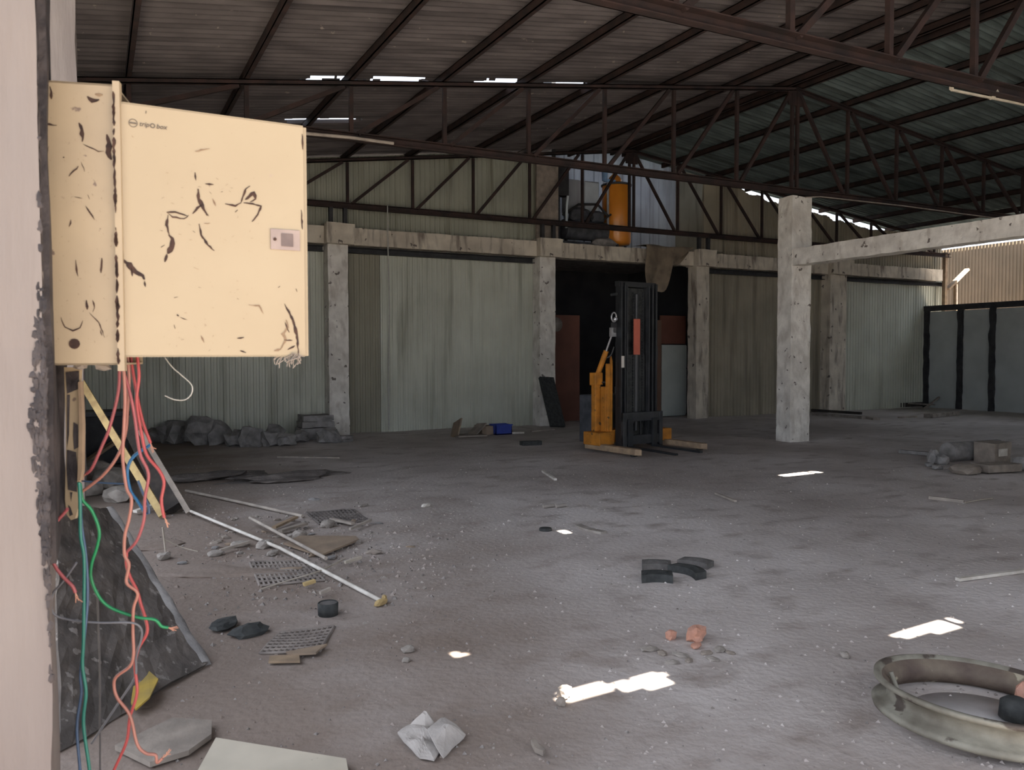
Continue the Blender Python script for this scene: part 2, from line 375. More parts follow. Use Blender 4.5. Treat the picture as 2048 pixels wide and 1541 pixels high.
# ------------------------------------------------------------------ back wall
def roofcut(w, gap): return zroof(w)-.02-gap
def gapR(w):
    if w < 13.3: return .0
    t = (w-13.3)/7.2
    return max(0, (.26*min(1, t*5)*(1-max(0, t-.8)*4.5))) if t < 1 else 0
cols = [(3.90, 4.28), (8.40, 8.78), (12.60, 12.98), (17.0, 17.6)]
def wallpart(name, w0, w1, z0, z1, m, n=NB):
    b = MB(); corr(b, (w1, n), (w0, n), z0, z1 if not callable(z1) else (lambda t: z1(w1-t)), .105, -.018)
    o = b.build(name, m, origin=(0, 0, 0)); tag(o, kind='structure'); return o
wallpart('wall_back', WL, 4.05, -.05, 3.6, M['panel']); wallpart('wall_back', 4.05, 5.0, -.05, 3.6, M['panel_o']); wallpart('wall_back', 5.0, 8.5, -.05, 3.6, M['panel'])
wallpart('wall_back', 12.8, 17.3, -.05, 3.6, M['panel_w']); wallpart('wall_back', 17.3, 21.9, -.05, 3.6, M['panel'])
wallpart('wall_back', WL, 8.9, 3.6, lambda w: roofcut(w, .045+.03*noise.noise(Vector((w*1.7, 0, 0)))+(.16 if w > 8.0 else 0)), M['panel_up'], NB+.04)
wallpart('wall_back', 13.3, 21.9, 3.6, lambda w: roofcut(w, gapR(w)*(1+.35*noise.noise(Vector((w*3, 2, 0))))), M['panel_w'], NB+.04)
# back wall concrete columns
names = ['beside the pile of rubble and grey blocks', 'left of the dark doorway, dark plank leaning on it', 'right of the dark doorway behind the stacker', 'near the right corner of the back wall']
for i, (a, c) in enumerate(cols):
    b = MB(); m_ = M['concrete_w'] if i < 2 else M['concrete']
    b.rough((a, 15.13, -.05), (c, 15.44, 3.58), .14, .012, 0, i*3)
    r = thing('concrete_column', ((a+c)/2, 15.28, 0), 'pale concrete column against the back wall, '+names[i], 'column', 'concrete columns along the back wall')
    b.build('shaft', m_, r)
    b = MB(); b.rough((a-.06, 14.98, 3.57), (c+.10, 15.44, 3.95), .12, .014, 0, i); b.build('capital', M['concrete'], r)
    b = MB(); b.box((a+.02, 15.08, 3.95), (a+.09, 15.16, HB-.05)); b.box((c-.09, 15.08, 3.95), (c-.02, 15.16, HB-.05)); b.build('bracket', M['steel_dk'], r)
# ring beams
def ring(w0, w1, m, label, z0=3.58, z1=3.90):
    b = MB(); b.rough((w0, 15.16, z0), (w1, 15.42, z1), .16, .014, 0, w0)
    o = b.build('concrete_beam', m); tag(o, label, 'beam', 'concrete beams along the back wall')
ring(WL, 3.84, M['concrete'], 'stained concrete beam on the back wall, left of the rubble-side column')
ring(4.38, 8.34, M['concrete'], 'long stained concrete beam on the back wall over the big ribbed door')
ring(8.88, 12.54, M['concrete'], 'brownish concrete beam over the dark doorway, below the orange tank')
ring(13.08, 16.94, M['concrete'], 'concrete beam on the back wall just right of the hanging sacking')
ring(17.7, 21.5, M['concrete'], 'dirty concrete beam on the back wall at the right corner')
for w0, w1, l in ((WL, 3.86, 'dark steel door rail under the leftmost back wall beam'), (4.32, 8.36, 'dark steel door rail above the big ribbed door'), (13.02, 16.96, 'dark steel door rail right of the doorway'), (17.64, 21.9, 'dark steel door rail near the right corner')):
    b = MB(); b.channel((w0, 15.33, 3.50), (w1, 15.33, 3.50), .12, .11); o = b.build('door_rail', M['steel_dk']); tag(o, l, 'rail', 'sliding door rails')
# upper panels beside the mezzanine
for a, c, l in ((8.42, 8.95, 'narrow brownish board standing on the beam left of the orange tank'), (12.95, 13.55, 'narrow brownish board standing on the beam right of the grey sheets')):
    b = MB(); b.rough((a, 15.30, 3.97), (c, 15.36, 5.70), .2, .006); o = b.build('upright_board', M['panel_w'] if a > 9 else M['wood_gr']); tag(o, l, 'board')

# ------------------------------------------------------------------ room behind and platform above
def sbox(name, a, c, m):
    b = MB(); b.box(a, c); o = b.build(name, m, origin=(0, 0, 0)); tag(o, kind='structure'); return o
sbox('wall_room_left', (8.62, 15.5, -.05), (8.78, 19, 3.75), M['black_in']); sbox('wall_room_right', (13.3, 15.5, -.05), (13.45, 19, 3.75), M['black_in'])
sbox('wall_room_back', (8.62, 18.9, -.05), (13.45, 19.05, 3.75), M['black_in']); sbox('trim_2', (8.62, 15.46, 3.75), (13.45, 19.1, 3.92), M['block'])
sbox('wall_upper_left', (8.9, 15.5, 3.9), (9.0, 18.4, 7.6), M['steel_dk']); sbox('wall_upper_right', (14.4, 16.75, 3.9), (14.5, 18.4, 7.6), M['panel_w']); sbox('wall_upper_right', (14.4, 15.4, 3.9), (14.5, 16.75, 4.6), M['panel_w'])  # unseen opening above the low right piece, added to daylight the tank
b = MB(); corr(b, (14.4, 18.2), (9.0, 18.2), 3.9, 7.8, .3, -.03); o = b.build('wall_upper_back', M['grey_sheet'], origin=(0, 0, 0)); tag(o, kind='structure')
sbox('ceiling_upper', (8.9, 14.8, 6.9), (14.5, 18.25, 6.95), M['roof_r'])  # unseen; extended forward over the main roof to keep the sun out
def panel_thing(name, p, q, w0, w1, n, z0, z1, m, label, cat, th=.04):
    b = MB(); b.box((w0, n, z0), (w1, n+th, z1)); o = b.build(name, m, bevel=.004); return tag(o, label, cat)
panel_thing('board', 0, 0, 9.0, 9.90, 15.95, -.02, 2.40, M['brown'], 'tall dark red-brown board standing inside the doorway on the left', 'board')
o = MB(); o.lathe([(0, 0), (.15, .01), (.16, .03), (0, .05)], (0, 0, 0), 24)
for v in o.v: v.x, v.y, v.z = v.x+9.26, 15.945-v.z, v.y+2.18
tag(o.build('disc', M['block_l']), 'pale round disc on the dark brown board inside the doorway', 'disc')
panel_thing('board', 0, 0, 11.80, 12.18, 15.9, -.02, 2.33, M['brown2'], 'narrow brown board standing right behind the stacker mast', 'board')
panel_thing('board', 0, 0, 12.2, 12.98, 15.98, 1.76, 2.45, M['brown'], 'wide reddish-brown board above the grey-green cabinet in the doorway', 'board')
t = thing('cabinet', (12.6, 16.1, 0), 'pale grey-green metal cabinet standing in the doorway right of the stacker', 'cabinet')
b = MB(); b.box((12.2, 15.95, 0), (12.98, 16.5, 1.74)); b.build('body', M['fridge'], t, bevel=.01)
b = MB(); b.box((12.21, 15.925, .05), (12.97, 15.945, 1.15)); b.build('door', M['fridge'], t); b = MB(); b.box((12.21, 15.925, 1.17), (12.97, 15.945, 1.72)); b.build('door', M['fridge'], t)

# platform machinery
t = thing('pressure_tank', (10.93, 16.0, 3.92), 'tall shiny orange pressure tank on the platform above the doorway', 'tank')
b = MB(); b.lathe([(0, .12), (.30, .14), (.335, .20), (.335, 1.5), (.30, 1.56), (0, 1.58)], (10.93, 16.0, 3.92), 40); b.build('shell', M['tank'], t)
b = MB(); b.lathe([(.34, 1.50), (.36, 1.51), (.36, 1.54), (.34, 1.55)], (10.93, 16, 3.92), 40, closed=True); b.build('top_flange', M['machine'], t)
b = MB(); b.lathe([(0, 1.57), (.15, 1.58), (.17, 1.64), (.12, 1.72), (.05, 1.78), (.04, 1.84), (0, 1.85)], (10.88, 16, 3.92), 24); b.build('valve_cap', M['tank'], t)
b = MB()
for k in range(3): a = k*2.1; b.bar((10.93+.25*math.cos(a), 16+.25*math.sin(a), 3.92), (10.93+.25*math.cos(a), 16+.25*math.sin(a), 4.10), .05, .05)
b.build('foot', M['machine'], t)
t = thing('control_cabinet', (10.05, 16.2, 3.92), 'pale blue-grey control cabinet beside the orange tank', 'cabinet')
b = MB(); b.box((9.62, 16.0, 4.75), (10.45, 16.3, 5.48)); b.build('body', M['grey_sheet'], t, bevel=.01)
b = MB(); b.box((10.05, 15.97, 4.80), (10.42, 15.995, 5.45)); b.build('door', M['cabinet'], t, bevel=.005)
b = MB(); b.box((9.98, 15.96, 4.83), (10.02, 15.99, 4.90)); b.build('handle', M['steel_dk'], t)
b = MB()
for x in (9.68, 10.40): b.bar((x, 16.2, 3.92), (x, 16.2, 4.76), .05, .05)
b.build('stand', M['steel_dk'], t)
t = thing('compressor', (9.95, 15.85, 3.92), 'dark compressor with pipes sitting left of the orange tank', 'compressor')
random.seed(4)
b = MB(); b.box((9.25, 15.6, 3.92), (10.55, 15.75, 4.02)); b.box((9.25, 15.85, 3.92), (10.55, 15.98, 4.02)); b.build('base', M['machine'], t)
b = MB(); b.tube([(9.35, 15.78, 4.30), (10.45, 15.78, 4.30)], .22, 20); b.build('air_cylinder', M['machine'], t)
b = MB(); b.rock((9.75, 15.75, 4.62), (.45, .3, .34), 3, 0, 0, .15, .8); b.rock((10.2, 15.75, 4.60), (.38, .3, .3), 5, 0, 0, .15, .8); b.build('pump_head', M['machine'], t)
b = MB(); b.tube([(9.3, 15.7, 4.6), (9.7, 15.68, 4.86), (10.2, 15.68, 4.9), (10.5, 15.7, 4.66)], .028); b.tube([(9.95, 15.68, 4.4), (9.98, 15.66, 4.6), (10.35, 15.66, 4.56), (10.55, 15.66, 4.7)], .022); b.build('pipe', M['steel_dk'], t)
t = thing('air_filter', (10.58, 15.85, 3.92), 'blue and white filter on a silver riser pipe left of the orange tank', 'filter')
b = MB(); b.tube([(10.56, 15.8, 3.92), (10.56, 15.8, 5.5)], .03); b.build('riser_pipe', M['chrome'], t)
b = MB(); b.lathe([(0, 1.55), (.06, 1.56), (.07, 1.75), (.07, 1.86), (0, 1.88)], (10.47, 15.8, 3.92), 20); b.build('bowl', M['bluep'], t)
b = MB(); b.box((10.47, 15.77, 5.45), (10.75, 15.83, 5.52)); b.build('bracket', M['bluep'], t)
t = thing('wall_unit', (9.3, 15.7, 3.92), 'dark wall unit with a pale tube at the left end of the platform', 'equipment')
b = MB(); b.box((9.12, 15.6, 5.0), (9.40, 15.8, 5.75)); b.build('box', M['steel_dk'], t, bevel=.01)
b = MB(); b.tube([(9.33, 15.6, 4.3), (9.33, 15.58, 4.8), (9.36, 15.58, 5.0)], .03); b.build('tube', M['cabinet'], t)
b = MB(); b.box((9.12, 15.65, 3.92), (9.2, 15.75, 5.0)); b.build('stand', M['steel_dk'], t)
b = MB(); b.rock((10.3, 15.6, 4.02), (.6, .3, .26), 8, 0, 0, .3, .2); tag(b.build('sack', M['block']), 'grey sack lying on the platform beneath the dark compressor', 'sack')

# sacking over the beam
def sheet(f, nu, nv, th=.01):
    b = MB(); vs = []
    for side in (0, 1):
        for i in range(nu+1):
            for j in range(nv+1):
                p = Vector(f(i/nu, j/nv)); vs.append(p + Vector((0, -th*side, th*side*.3)))
    K = (nu+1)*(nv+1); w = nv+1
    fs = []
    for i in range(nu):
        for j in range(nv): fs += [(i*w+j, i*w+j+1, (i+1)*w+j+1, (i+1)*w+j), (K+i*w+j, K+(i+1)*w+j, K+(i+1)*w+j+1, K+i*w+j+1)]
    bd = [(i*w) for i in range(nu+1)] + [nu*w+j for j in range(1, nv+1)] + [i*w+nv for i in range(nu-1, -1, -1)] + [j for j in range(nv-1, 0, -1)]
    for k in range(len(bd)):
        a, c = bd[k], bd[(k+1) % len(bd)]; fs.append((a, c, K+c, K+a))
    b.add(vs, fs, 0, True); return b
def sack(u, v):
    w = 10.98+u*1.35 + .06*math.sin(v*5); top = 3.97
    drop = .66*math.exp(-((u-.27)/.30)**4) + .40*math.exp(-((u-.4)/.62)**6)+.05*math.sin(17*u)
    if v < .25: return (w, 15.42-v*4*.38, top + .02*math.sin(9*u))
    q = (v-.25)/.75
    return (w + .10*(.3-u)*q, 15.03 - .09*math.sin(11*u+2*q)*q - .05 + .03*noise.noise(Vector((u*6, q*5, 1))), top - drop*q)
b = sheet(sack, 30, 26); tag(b.build('sacking', M['tarp']), 'brown sacking hanging over the beam above the dark doorway', 'sacking')

# dark plank leaning on column
b = MB(); b.bar(G(1118, 857)+Vector((0, .05, .03)), (8.50, 15.04, 1.02), .34, .07, up=(0, -1, .3)); tag(b.build('plank', M['rubber'], bevel=.008), 'short wide black plank leaning on the column left of the doorway', 'plank')
# hanging cable
b = MB(); pts = [N(775, 412, 15.05), N(776, 500, 15.1), N(779, 620, 15.3), N(777, 740, 15.36), N(778, 860, 15.3)]; b.tube(pts, .012, 6); tag(b.build('cable', M['white']), 'thin white cable hanging straight down in front of the big ribbed door', 'cable')

# ------------------------------------------------------------------ side walls
def wpart(name, w, n0, n1, z0, z1, m, fl=1):
    b = MB(); corr(b, (w, n0), (w, n1), z0, z1, .105, .018*fl); o = b.build(name, m, origin=(0, 0, 0)); tag(o, kind='structure')
wpart('wall_left', WL, 9.0, 15.5, -.05, ztop(WL)+.1, M['panel']); wpart('wall_left', WL, 5.65, 9.0, 3.7, ztop(WL)+.1, M['steel_dk'])
wpart('wall_right', 24.0, 3, 20, -.05, 4.80, M['panel_out'], -1)
for n0, n1, l in ((5.28, 5.58, 'pale concrete column seen above and behind the open electrical box'), (10.2, 10.5, 'concrete column on the left side where the building darkens')):
    b = MB(); b.rough((-.30 if n0 < 6 else -.4, n0, -.05), (-.062 if n0 < 6 else -.1, n1, HB-.06), .14, .01); tag(b.build('concrete_column', M['pillar']), l, 'column')

b = MB(); b.box((-.42, -1.5, 3.3), (22, -1.4, 4.6)); o = b.build('wall_front', M['panel'], origin=(0, 0, 0)); tag(o, kind='structure')  # unseen lintel, added to cut the daylight reaching deep inside
b = MB(); b.box((6.2, -1.5, -.05), (22, -1.4, 3.3)); o = b.build('wall_front', M['panel'], origin=(0, 0, 0)); tag(o, kind='structure')  # unseen, widened to narrow the front opening and dim its light
b = MB(); b.box((21.9, -1.5, -.05), (22, 6.95, 4.5)); o = b.build('wall_right', M['panel'], origin=(0, 0, 0)); tag(o, kind='structure')
# partition on the right
t = thing('partition', (21.2, 10, 0), 'low partition of grey sheets and dark posts along the right side', 'partition')
ns = [15.37, 14.35, 13.45, 12.2, 10.9, 9.6, 8.3, 7.0]
for i, (a, c) in enumerate(zip(ns[1:], ns[:-1])):
    b = MB(); b.box((21.17, a+.06, -.02), (21.21, c-.06, 2.70)); b.build('panel', M['partp'], t)
for i, a in enumerate(ns):
    b = MB(); b.rough((21.10, a-.07, -.02), (21.2, a+.07, 2.74), .12, .03, 0, i); b.build('post', M['steel_dk'], t)
b = MB(); b.box((21.08, 7, 2.72), (21.24, 15.44, 2.87)); b.build('top_rail', M['steel_dk'], t)

# steel post and brace behind the partition corner
t = thing('steel_post', (22.0, 15.2, 0), 'pale rusty post with a slanting brace behind the partition corner', 'post')
b = MB(); b.bar((21.65, 15.2, -.02), (21.65, 15.2, 4.4), .10, .10); b.build('shaft', M['wood'], t)
b = MB(); b.bar((21.7, 15.15, 3.35), (22.5, 15.1, 3.95), .14, .06); b.build('brace', M['wood'], t)
b = MB(); b.bar((22.0, 15.1, 2.6), (21.98, 15.1, 3.5), .08, .08); b.build('strut', M['wood'], t)

# ------------------------------------------------------------------ free-standing column and its beam
b = MB(); b.rough((10.68, 10.34, -.05), (11.14, 10.66, 4.22), .1, .016, 0, 7, 6); tag(b.build('concrete_column', M['concrete_w']), 'free-standing whitewashed concrete column in the middle of the hall', 'column')
b = MB(); b.rough((10.70, 5.55, 3.03), (10.98, 10.36, 3.31), .1, .012, 0, 9, 6); tag(b.build('concrete_beam', M['concrete_w']), 'pale concrete beam running from the free-standing column toward the upper right', 'beam')
b = MB(); b.rough((10.62, 5.3, -.05), (11.08, 5.56, 4.24), .2, .012, 0, 9, 6); tag(b.build('concrete_column', M['concrete_w']), 'concrete column outside the right edge carrying the pale beam', 'column')

b = MB(); b.tube([(10.95, 10.31, 4.205), (11.3, 10.305, 4.245), N(1800, 411, 10.305), N(1995, 437, 10.305)], .010, 6); tag(b.build('cable', M['rod_d']), 'thin pale cable running right from the top of the free-standing column', 'cable')
# lamp and conduit
t = thing('fluorescent_fitting', N(1990, 195, 5.5), 'long pale fluorescent lamp fitting hanging at the upper right', 'light fitting')
a, c = N(1903, 180, 5.5), N(2110, 222, 5.5); e = Vector((0, .0, .10))
b = MB(); b.bar(a, c, .02, .02); b.build('tube_rail', M['lamp'], t)
b = MB(); b.bar(a+e*.8, c+e*.8+Vector((0, 0, .03)), .02, .02); b.build('tube_rail', M['lamp'], t)
b = MB(); b.bar(a, a+e*.8, .03, .03); b.build('end_bracket', M['lamp'], t); b = MB(); q = a.lerp(c, .38); b.bar(q-Vector((.03, 0, 0)), q+Vector((.05, 0, .0))+e*.8, .05, .04); b.build('end_bracket', M['lamp'], t)
b = MB(); q2 = a.lerp(c, .7)
for q in (q2, a.lerp(c, .15)): b.tube([q+e*.5, (q.x, q.y, HB-.05)], .006, 6)
b.build('hanger', M['steel_dk'], t)
b = MB(); b.tube([N(600, 266, 10.28), N(700, 275, 10.28), N(787, 287, 10.28)], .022, 8); tag(b.build('conduit', M['rod_d']), 'pale conduit pipe along the roof truss just right of the box door', 'pipe')

# ------------------------------------------------------------------ foreground pillar
def fb(x, y, t): return D(x, y, t)
t = thing('concrete_pillar', (-.25, 1.9, 0), 'blurred pinkish concrete pillar at the left edge carrying the electrical box', 'pillar')
b = MB(); b.rough((-.60, 1.745, -.1), (-.085, 2.08, 4.26), .06, .006, 0, 2, 7); b.build('shaft', M['pillar'], t)
b = MB(); random.seed(8)
for k in range(330):   # black crust along the near right edge
    z = random.gauss(1.36, .17); mid = max(.1, 1-abs(z-1.36)/.38); q = random.random()
    b.rock((-.083-.026*q*q*mid, 1.743+.003*random.random(), z), (.004+.009*random.random(), .006, .008+.030*random.random()), k, 0, 0, .7, .1, 1)
for k in range(90):
    z = 1.1+1.7*random.random(); b.rock((-.0835, 1.75+.03*random.random(), z), (.004, .015, .02+.06*random.random()), k, 0, 0, .6, .1, 1)
b.build('black_crust', M['grime'], t)
b = MB(); b.rough((-.088, 1.80, 1.10), (-.072, 2.09, 2.7), .05, .006); b.build('stained_face', M['grime'], t)

# ------------------------------------------------------------------ electrical box
X0 = D(88, 450, 1.63); HX = D(237, 450, 1.66); FE = D(608, 450, 1.66*506/457)
t = thing('electrical_box', (X0.x, X0.y, 1.45), 'cream metal electrical box with its scratched door swung open', 'electrical box')
zt, zb = D(160, 168, 1.645).z, D(160, 731, 1.645).z
sx = Vector((HX.x-X0.x, HX.y-X0.y, 0)); L = sx.length; sx.normalize(); bk = Vector((-sx.y, sx.x, 0)) # away from the camera
def ribbons(b, org, ex, ez, nr, strokes, off=.0012, m=1):
    for st in strokes:
        pts, wd = [st[0][0]], st[1]
        for (x0_, y0_), (x1_, y1_) in zip(st[0][:-1], st[0][1:]):
            l_ = math.hypot(x1_-x0_, y1_-y0_); kk = max(1, min(12, int(l_/.006)))
            for i in range(1, kk+1): pts.append((x0_+(x1_-x0_)*i/kk+random.uniform(-.0008, .0008), y0_+(y1_-y0_)*i/kk+random.uniform(-.0008, .0008)))
        mm = st[2] if len(st) > 2 else m; n = len(pts); vs = []
        for i, (x, y) in enumerate(pts):
            x1, y1 = pts[max(0, i-1)]; x2, y2 = pts[min(n-1, i+1)]; dx, dy = x2-x1, y2-y1; l = math.hypot(dx, dy) or 1
            tt = i/(n-1) if n > 1 else 0; ww = wd*(.1+.7*math.sin(math.pi*(.05+.9*tt)))*(.6+.9*random.random())/1.7
            for s_ in (-1, 1): vs.append(org + ex*(x-dy/l*ww*s_) + ez*(y+dx/l*ww*s_) + nr*off)
        b.add(vs, [(2*i, 2*i+1, 2*i+3, 2*i+2) for i in range(n-1)], mm)
def polyd(b, org, ex, ez, nr, pts, off=.0012, m=1):
    b.add([org+ex*x+ez*y+nr*off for x, y in pts], [tuple(range(len(pts)))], m)
b = MB(); A = Vector((X0.x, X0.y, zb)); H = zt-zb
dp = .20
def plate(b, p, u, v, n, m=0): b.prism([p, p+u, p+u+v, p+v], n, m)
th = .004
plate(b, A, sx*L, Vector((0, 0, H)), bk*th); plate(b, A+bk*(dp-th), sx*L, Vector((0, 0, H)), bk*th)
plate(b, A, sx*L, bk*dp, Vector((0, 0, th))); plate(b, A+Vector((0, 0, H-th)), sx*L, bk*dp, Vector((0, 0, th)))
plate(b, A, bk*dp, Vector((0, 0, H)), sx*th)
random.seed(3)
kx = L/150.; kz = H/563.
P_ = lambda x, y: ((x-88)*kx, (731-y)*kz)
st = []
def S_(lst, wpx, mm=1): st.append(([P_(*p) for p in lst], wpx*kx, mm))
S_([(106, 180), (109, 190), (108, 205)], 5); S_([(162, 248), (168, 262), (169, 285)], 9); S_([(170, 290), (185, 296), (200, 303), (212, 302)], 2.5)
S_([(218, 268), (222, 285), (220, 305), (226, 318)], 11); S_([(90, 253), (118, 256)], 4); S_([(140, 355), (150, 343), (160, 334)], 4); S_([(165, 325), (172, 345)], 2)
S_([(172, 412), (180, 425), (190, 440)], 3); S_([(138, 455), (143, 440)], 3); S_([(150, 520), (151, 540), (154, 553)], 4); S_([(203, 515), (200, 545)], 5); S_([(170, 600), (171, 620)], 6)
S_([(182, 600), (186, 615), (183, 625)], 3); S_([(175, 625), (195, 645), (205, 675)], 2); S_([(118, 635), (125, 655), (142, 662), (155, 655), (162, 642)], 3); S_([(197, 660), (200, 672)], 4)
S_([(100, 300), (92, 330)], 4); S_([(130, 317), (131, 319)], 8); S_([(150, 395), (166, 398)], 2.5); S_([(177, 390), (180, 398)], 3)
S_([(180, 195), (190, 203), (205, 200)], 10); S_([(196, 190), (212, 190)], 10, 2)
for k in range(110):
    x = 92+135*random.random(); y = 180+540*random.random(); S_([(x, y), (x+random.uniform(-3, 3), y+random.uniform(-4, 4))], random.uniform(.8, 2.2), random.choice((1, 2, 2)))
ribbons(b, A, sx, Vector((0, 0, 1)), -bk, st)
pc = P_(144, 688); polyd(b, A, sx, Vector((0, 0, 1)), -bk, [(pc[0]+.0105*math.cos(a*.52), pc[1]+.0105*math.sin(a*.52)) for a in range(12)], .0016)
b.build('enclosure', [M['cream_b'], M['chip'], M['chip2']], t)
b = MB(); o0 = A+sx*(L-.004)-bk*.012; st = []
b.prism([o0+Vector((0, 0, -.012)), o0+sx*.013+Vector((0, 0, -.012)), o0+sx*.013+Vector((0, 0, H+.004)), o0+Vector((0, 0, H+.004))], bk*.02)
random.seed(5)
for k in range(55):
    z = (H-.05)*random.random(); st.append(([(.0005+.002*random.random(), z), (.002, z+.004+.03*random.random())], .004+.003*random.random(), 1))
ribbons(b, o0, sx, Vector((0, 0, 1)), -bk, st); b.build('lip', [M['cream_b'], M['chip']], t)
# mounting plate for wires and the fitting panel inside
b = MB(); q = A + bk*(dp-.03) + sx*.03; plate(b, q+Vector((0, 0, .05)), sx*(L-.05), Vector((0, 0, H-.1)), bk*.003); b.build('mounting_plate', M['steel_dk'], t)
# door
z0d = D(240, 713, 1.66).z; z1d = D(240, 207, 1.66).z; DH = z1d-z0d
HX = Vector((HX.x, HX.y, 0))+sx*.008; FE = Vector((FE.x, FE.y, 0)); dx = FE-HX; DL = dx.length; dx.normalize(); dn = Vector((dx.y, -dx.x, 0))
O = Vector((HX.x, HX.y, z0d))
drp = (D(608, 255, 1.838).z - z1d)
b = MB()
b.prism([O, O+dx*DL, O+dx*DL+Vector((0, 0, DH)), O+Vector((0, 0, DH))], -dn*.0025)
for p, q in ((Vector((0, 0, 0)), dx*DL), (Vector((0, 0, DH)), dx*DL)): b.bar(O+p-dn*.009, O+p+q-dn*.009, .018, .003)
b.bar(O+dx*DL-dn*.009, O+dx*DL-dn*.009+Vector((0, 0, DH)), .018, .003)
# pixel (photo) to door-plane coordinates
def dq(x, y):
    r_ = ray(x, y); s_ = (O-CAM).dot(dn)/r_.dot(dn); p = CAM+r_*s_ - O; return (p.dot(dx), p.z)
st = []
def S2(lst, wpx, mm=1): st.append(([dq(*p) for p in lst], wpx*.00115, mm))
random.seed(11)
S2([(396, 378), (397, 398), (404, 412), (415, 432)], 7); S2([(415, 428), (417, 433)], 4); S2([(385, 428), (395, 416), (404, 410)], 4)
S2([(333, 425), (350, 425), (375, 432)], 4); S2([(335, 426), (345, 434), (368, 438), (378, 430)], 3); S2([(336, 430), (333, 450), (338, 470)], 4)
S2([(337, 470), (345, 478), (344, 495), (335, 508)], 11); S2([(334, 508), (330, 525)], 4); S2([(322, 495), (330, 490)], 4)
S2([(450, 408), (470, 412), (482, 405)], 4); S2([(482, 405), (492, 378), (500, 373)], 4); S2([(490, 400), (508, 385), (511, 398), (500, 405)], 6); S2([(487, 406), (505, 408), (522, 412), (515, 430), (504, 444)], 4)
S2([(398, 448), (402, 470), (415, 490), (429, 502)], 4); S2([(390, 345), (391, 362)], 3); S2([(410, 368), (427, 369)], 3); S2([(425, 398), (432, 412)], 2.5, 2)
S2([(242, 518), (258, 530), (272, 545), (286, 552), (289, 560)], 9); S2([(262, 535), (264, 553)], 3); S2([(289, 562), (290, 574)], 3)
S2([(354, 630), (357, 633)], 9); S2([(360, 635), (375, 640)], 2); S2([(348, 650), (350, 658)], 4); S2([(569, 608), (585, 640), (594, 670), (597, 712)], 5)
S2([(572, 640), (576, 655), (566, 668), (572, 680), (560, 700)], 5, 2); S2([(570, 645), (578, 665)], 3); S2([(568, 680), (585, 682)], 3); S2([(575, 700), (590, 692)], 3)
S2([(497, 610), (518, 612), (527, 628)], 3, 2); S2([(474, 677), (488, 675)], 4); S2([(480, 702), (492, 706)], 4); S2([(556, 576), (560, 572)], 4); S2([(592, 578), (594, 584)], 4); S2([(548, 702), (562, 698)], 4, 2)
S2([(470, 425), (476, 420)], 5); S2([(408, 447), (420, 447)], 2.5, 2); S2([(390, 303), (420, 297)], 3, 2); S2([(348, 596), (356, 594)], 2.5); S2([(402, 672), (408, 685)], 3, 2)
S2([(292, 222), (292, 228)], 3); S2([(604, 268), (606, 300)], 4); S2([(602, 420), (605, 460)], 3); S2([(263, 272), (266, 274)], 4, 2); S2([(387, 535), (398, 540)], 2, 2)
for k in range(70):
    x = random.uniform(320, 520); y = random.uniform(340, 480) if k < 45 else random.uniform(560, 700); S2([(x, y), (x+random.uniform(-6, 6), y+random.uniform(-4, 4))], random.uniform(.8, 2.2), random.choice((1, 2, 2)))
for k in range(60):
    x = random.uniform(245, 600); y = random.uniform(240, 700); S2([(x, y), (x+random.uniform(-2, 2), y+random.uniform(-2, 2))], random.uniform(.7, 1.6), 2)
ribbons(b, O, dx, Vector((0, 0, 1)), dn, st, .0012)
door = b.build('door', [M['cream'], M['chip'], M['chip2']], t)
# lower the free top edge as in the photo: the door sags on its hinges
def lk(name, x0, y0, x1, y1, d0, d1, m, parent):
    a_, c_ = dq(x0, y1), dq(x1, y0); b = MB(); p = O+dx*a_[0]+Vector((0, 0, a_[1]))+dn*d0
    b.prism([p, p+dx*(c_[0]-a_[0]), p+dx*(c_[0]-a_[0])+Vector((0, 0, c_[1]-a_[1])), p+Vector((0, 0, c_[1]-a_[1]))], dn*d1); return b.build(name, m, parent, bevel=.0006)
lock = lk('lock', 541, 462, 599, 499, .0005, .003, M['lock'], door); lk('lock_handle', 562, 469, 585, 493, .0035, .002, M['lock_d'], door)
b = MB(); c_ = dq(549, 479); p = O+dx*c_[0]+Vector((0, 0, c_[1])); b.tube([p+dn*.001, p+dn*.006], .0035, 12); b.build('keyhole', M['chip'], door)
# printed maker's mark
def text(body, px, py, size, bold=0):
    cu = bpy.data.curves.new('mark', 'FONT'); cu.body = body; cu.size = size; cu.extrude = .0002; cu.shear = .25; cu.offset = bold
    tmp = bpy.data.objects.new('tmp', cu); C.collection.objects.link(tmp); bpy.context.view_layer.update()
    me = bpy.data.meshes.new_from_object(tmp.evaluated_get(bpy.context.evaluated_depsgraph_get())); bpy.data.objects.remove(tmp)
    ob = bpy.data.objects.new('printed_word', me); C.collection.objects.link(ob); me.materials.clear(); me.materials.append(M['print'])
    a_ = dq(px, py); p = O+dx*a_[0]+Vector((0, 0, a_[1]))+dn*.0012
    mx = Matrix((dx, Vector((0, 0, 1)), dn)).transposed().to_4x4(); mx.translation = p
    ob.parent = door; ob.matrix_local = Matrix.Translation(-Vector(door['_o'])) @ mx
    return ob
text('trip', 278, 252, .0132, .0001); text('box', 312, 257, .0132, .0001)
b = MB(); seg = 20
def ringd(b, cx, cy, r, w):
    c_ = dq(cx, cy); p = O+dx*c_[0]+Vector((0, 0, c_[1]))+dn*.0013
    vs = [p+(dx*math.cos(k*.314159)+Vector((0, 0, math.sin(k*.314159))))*rr for k in range(20) for rr in (r, r-w)]
    b.add(vs, [(2*k, 2*k+1, (2*k+3) % 40, (2*k+2) % 40) for k in range(20)])
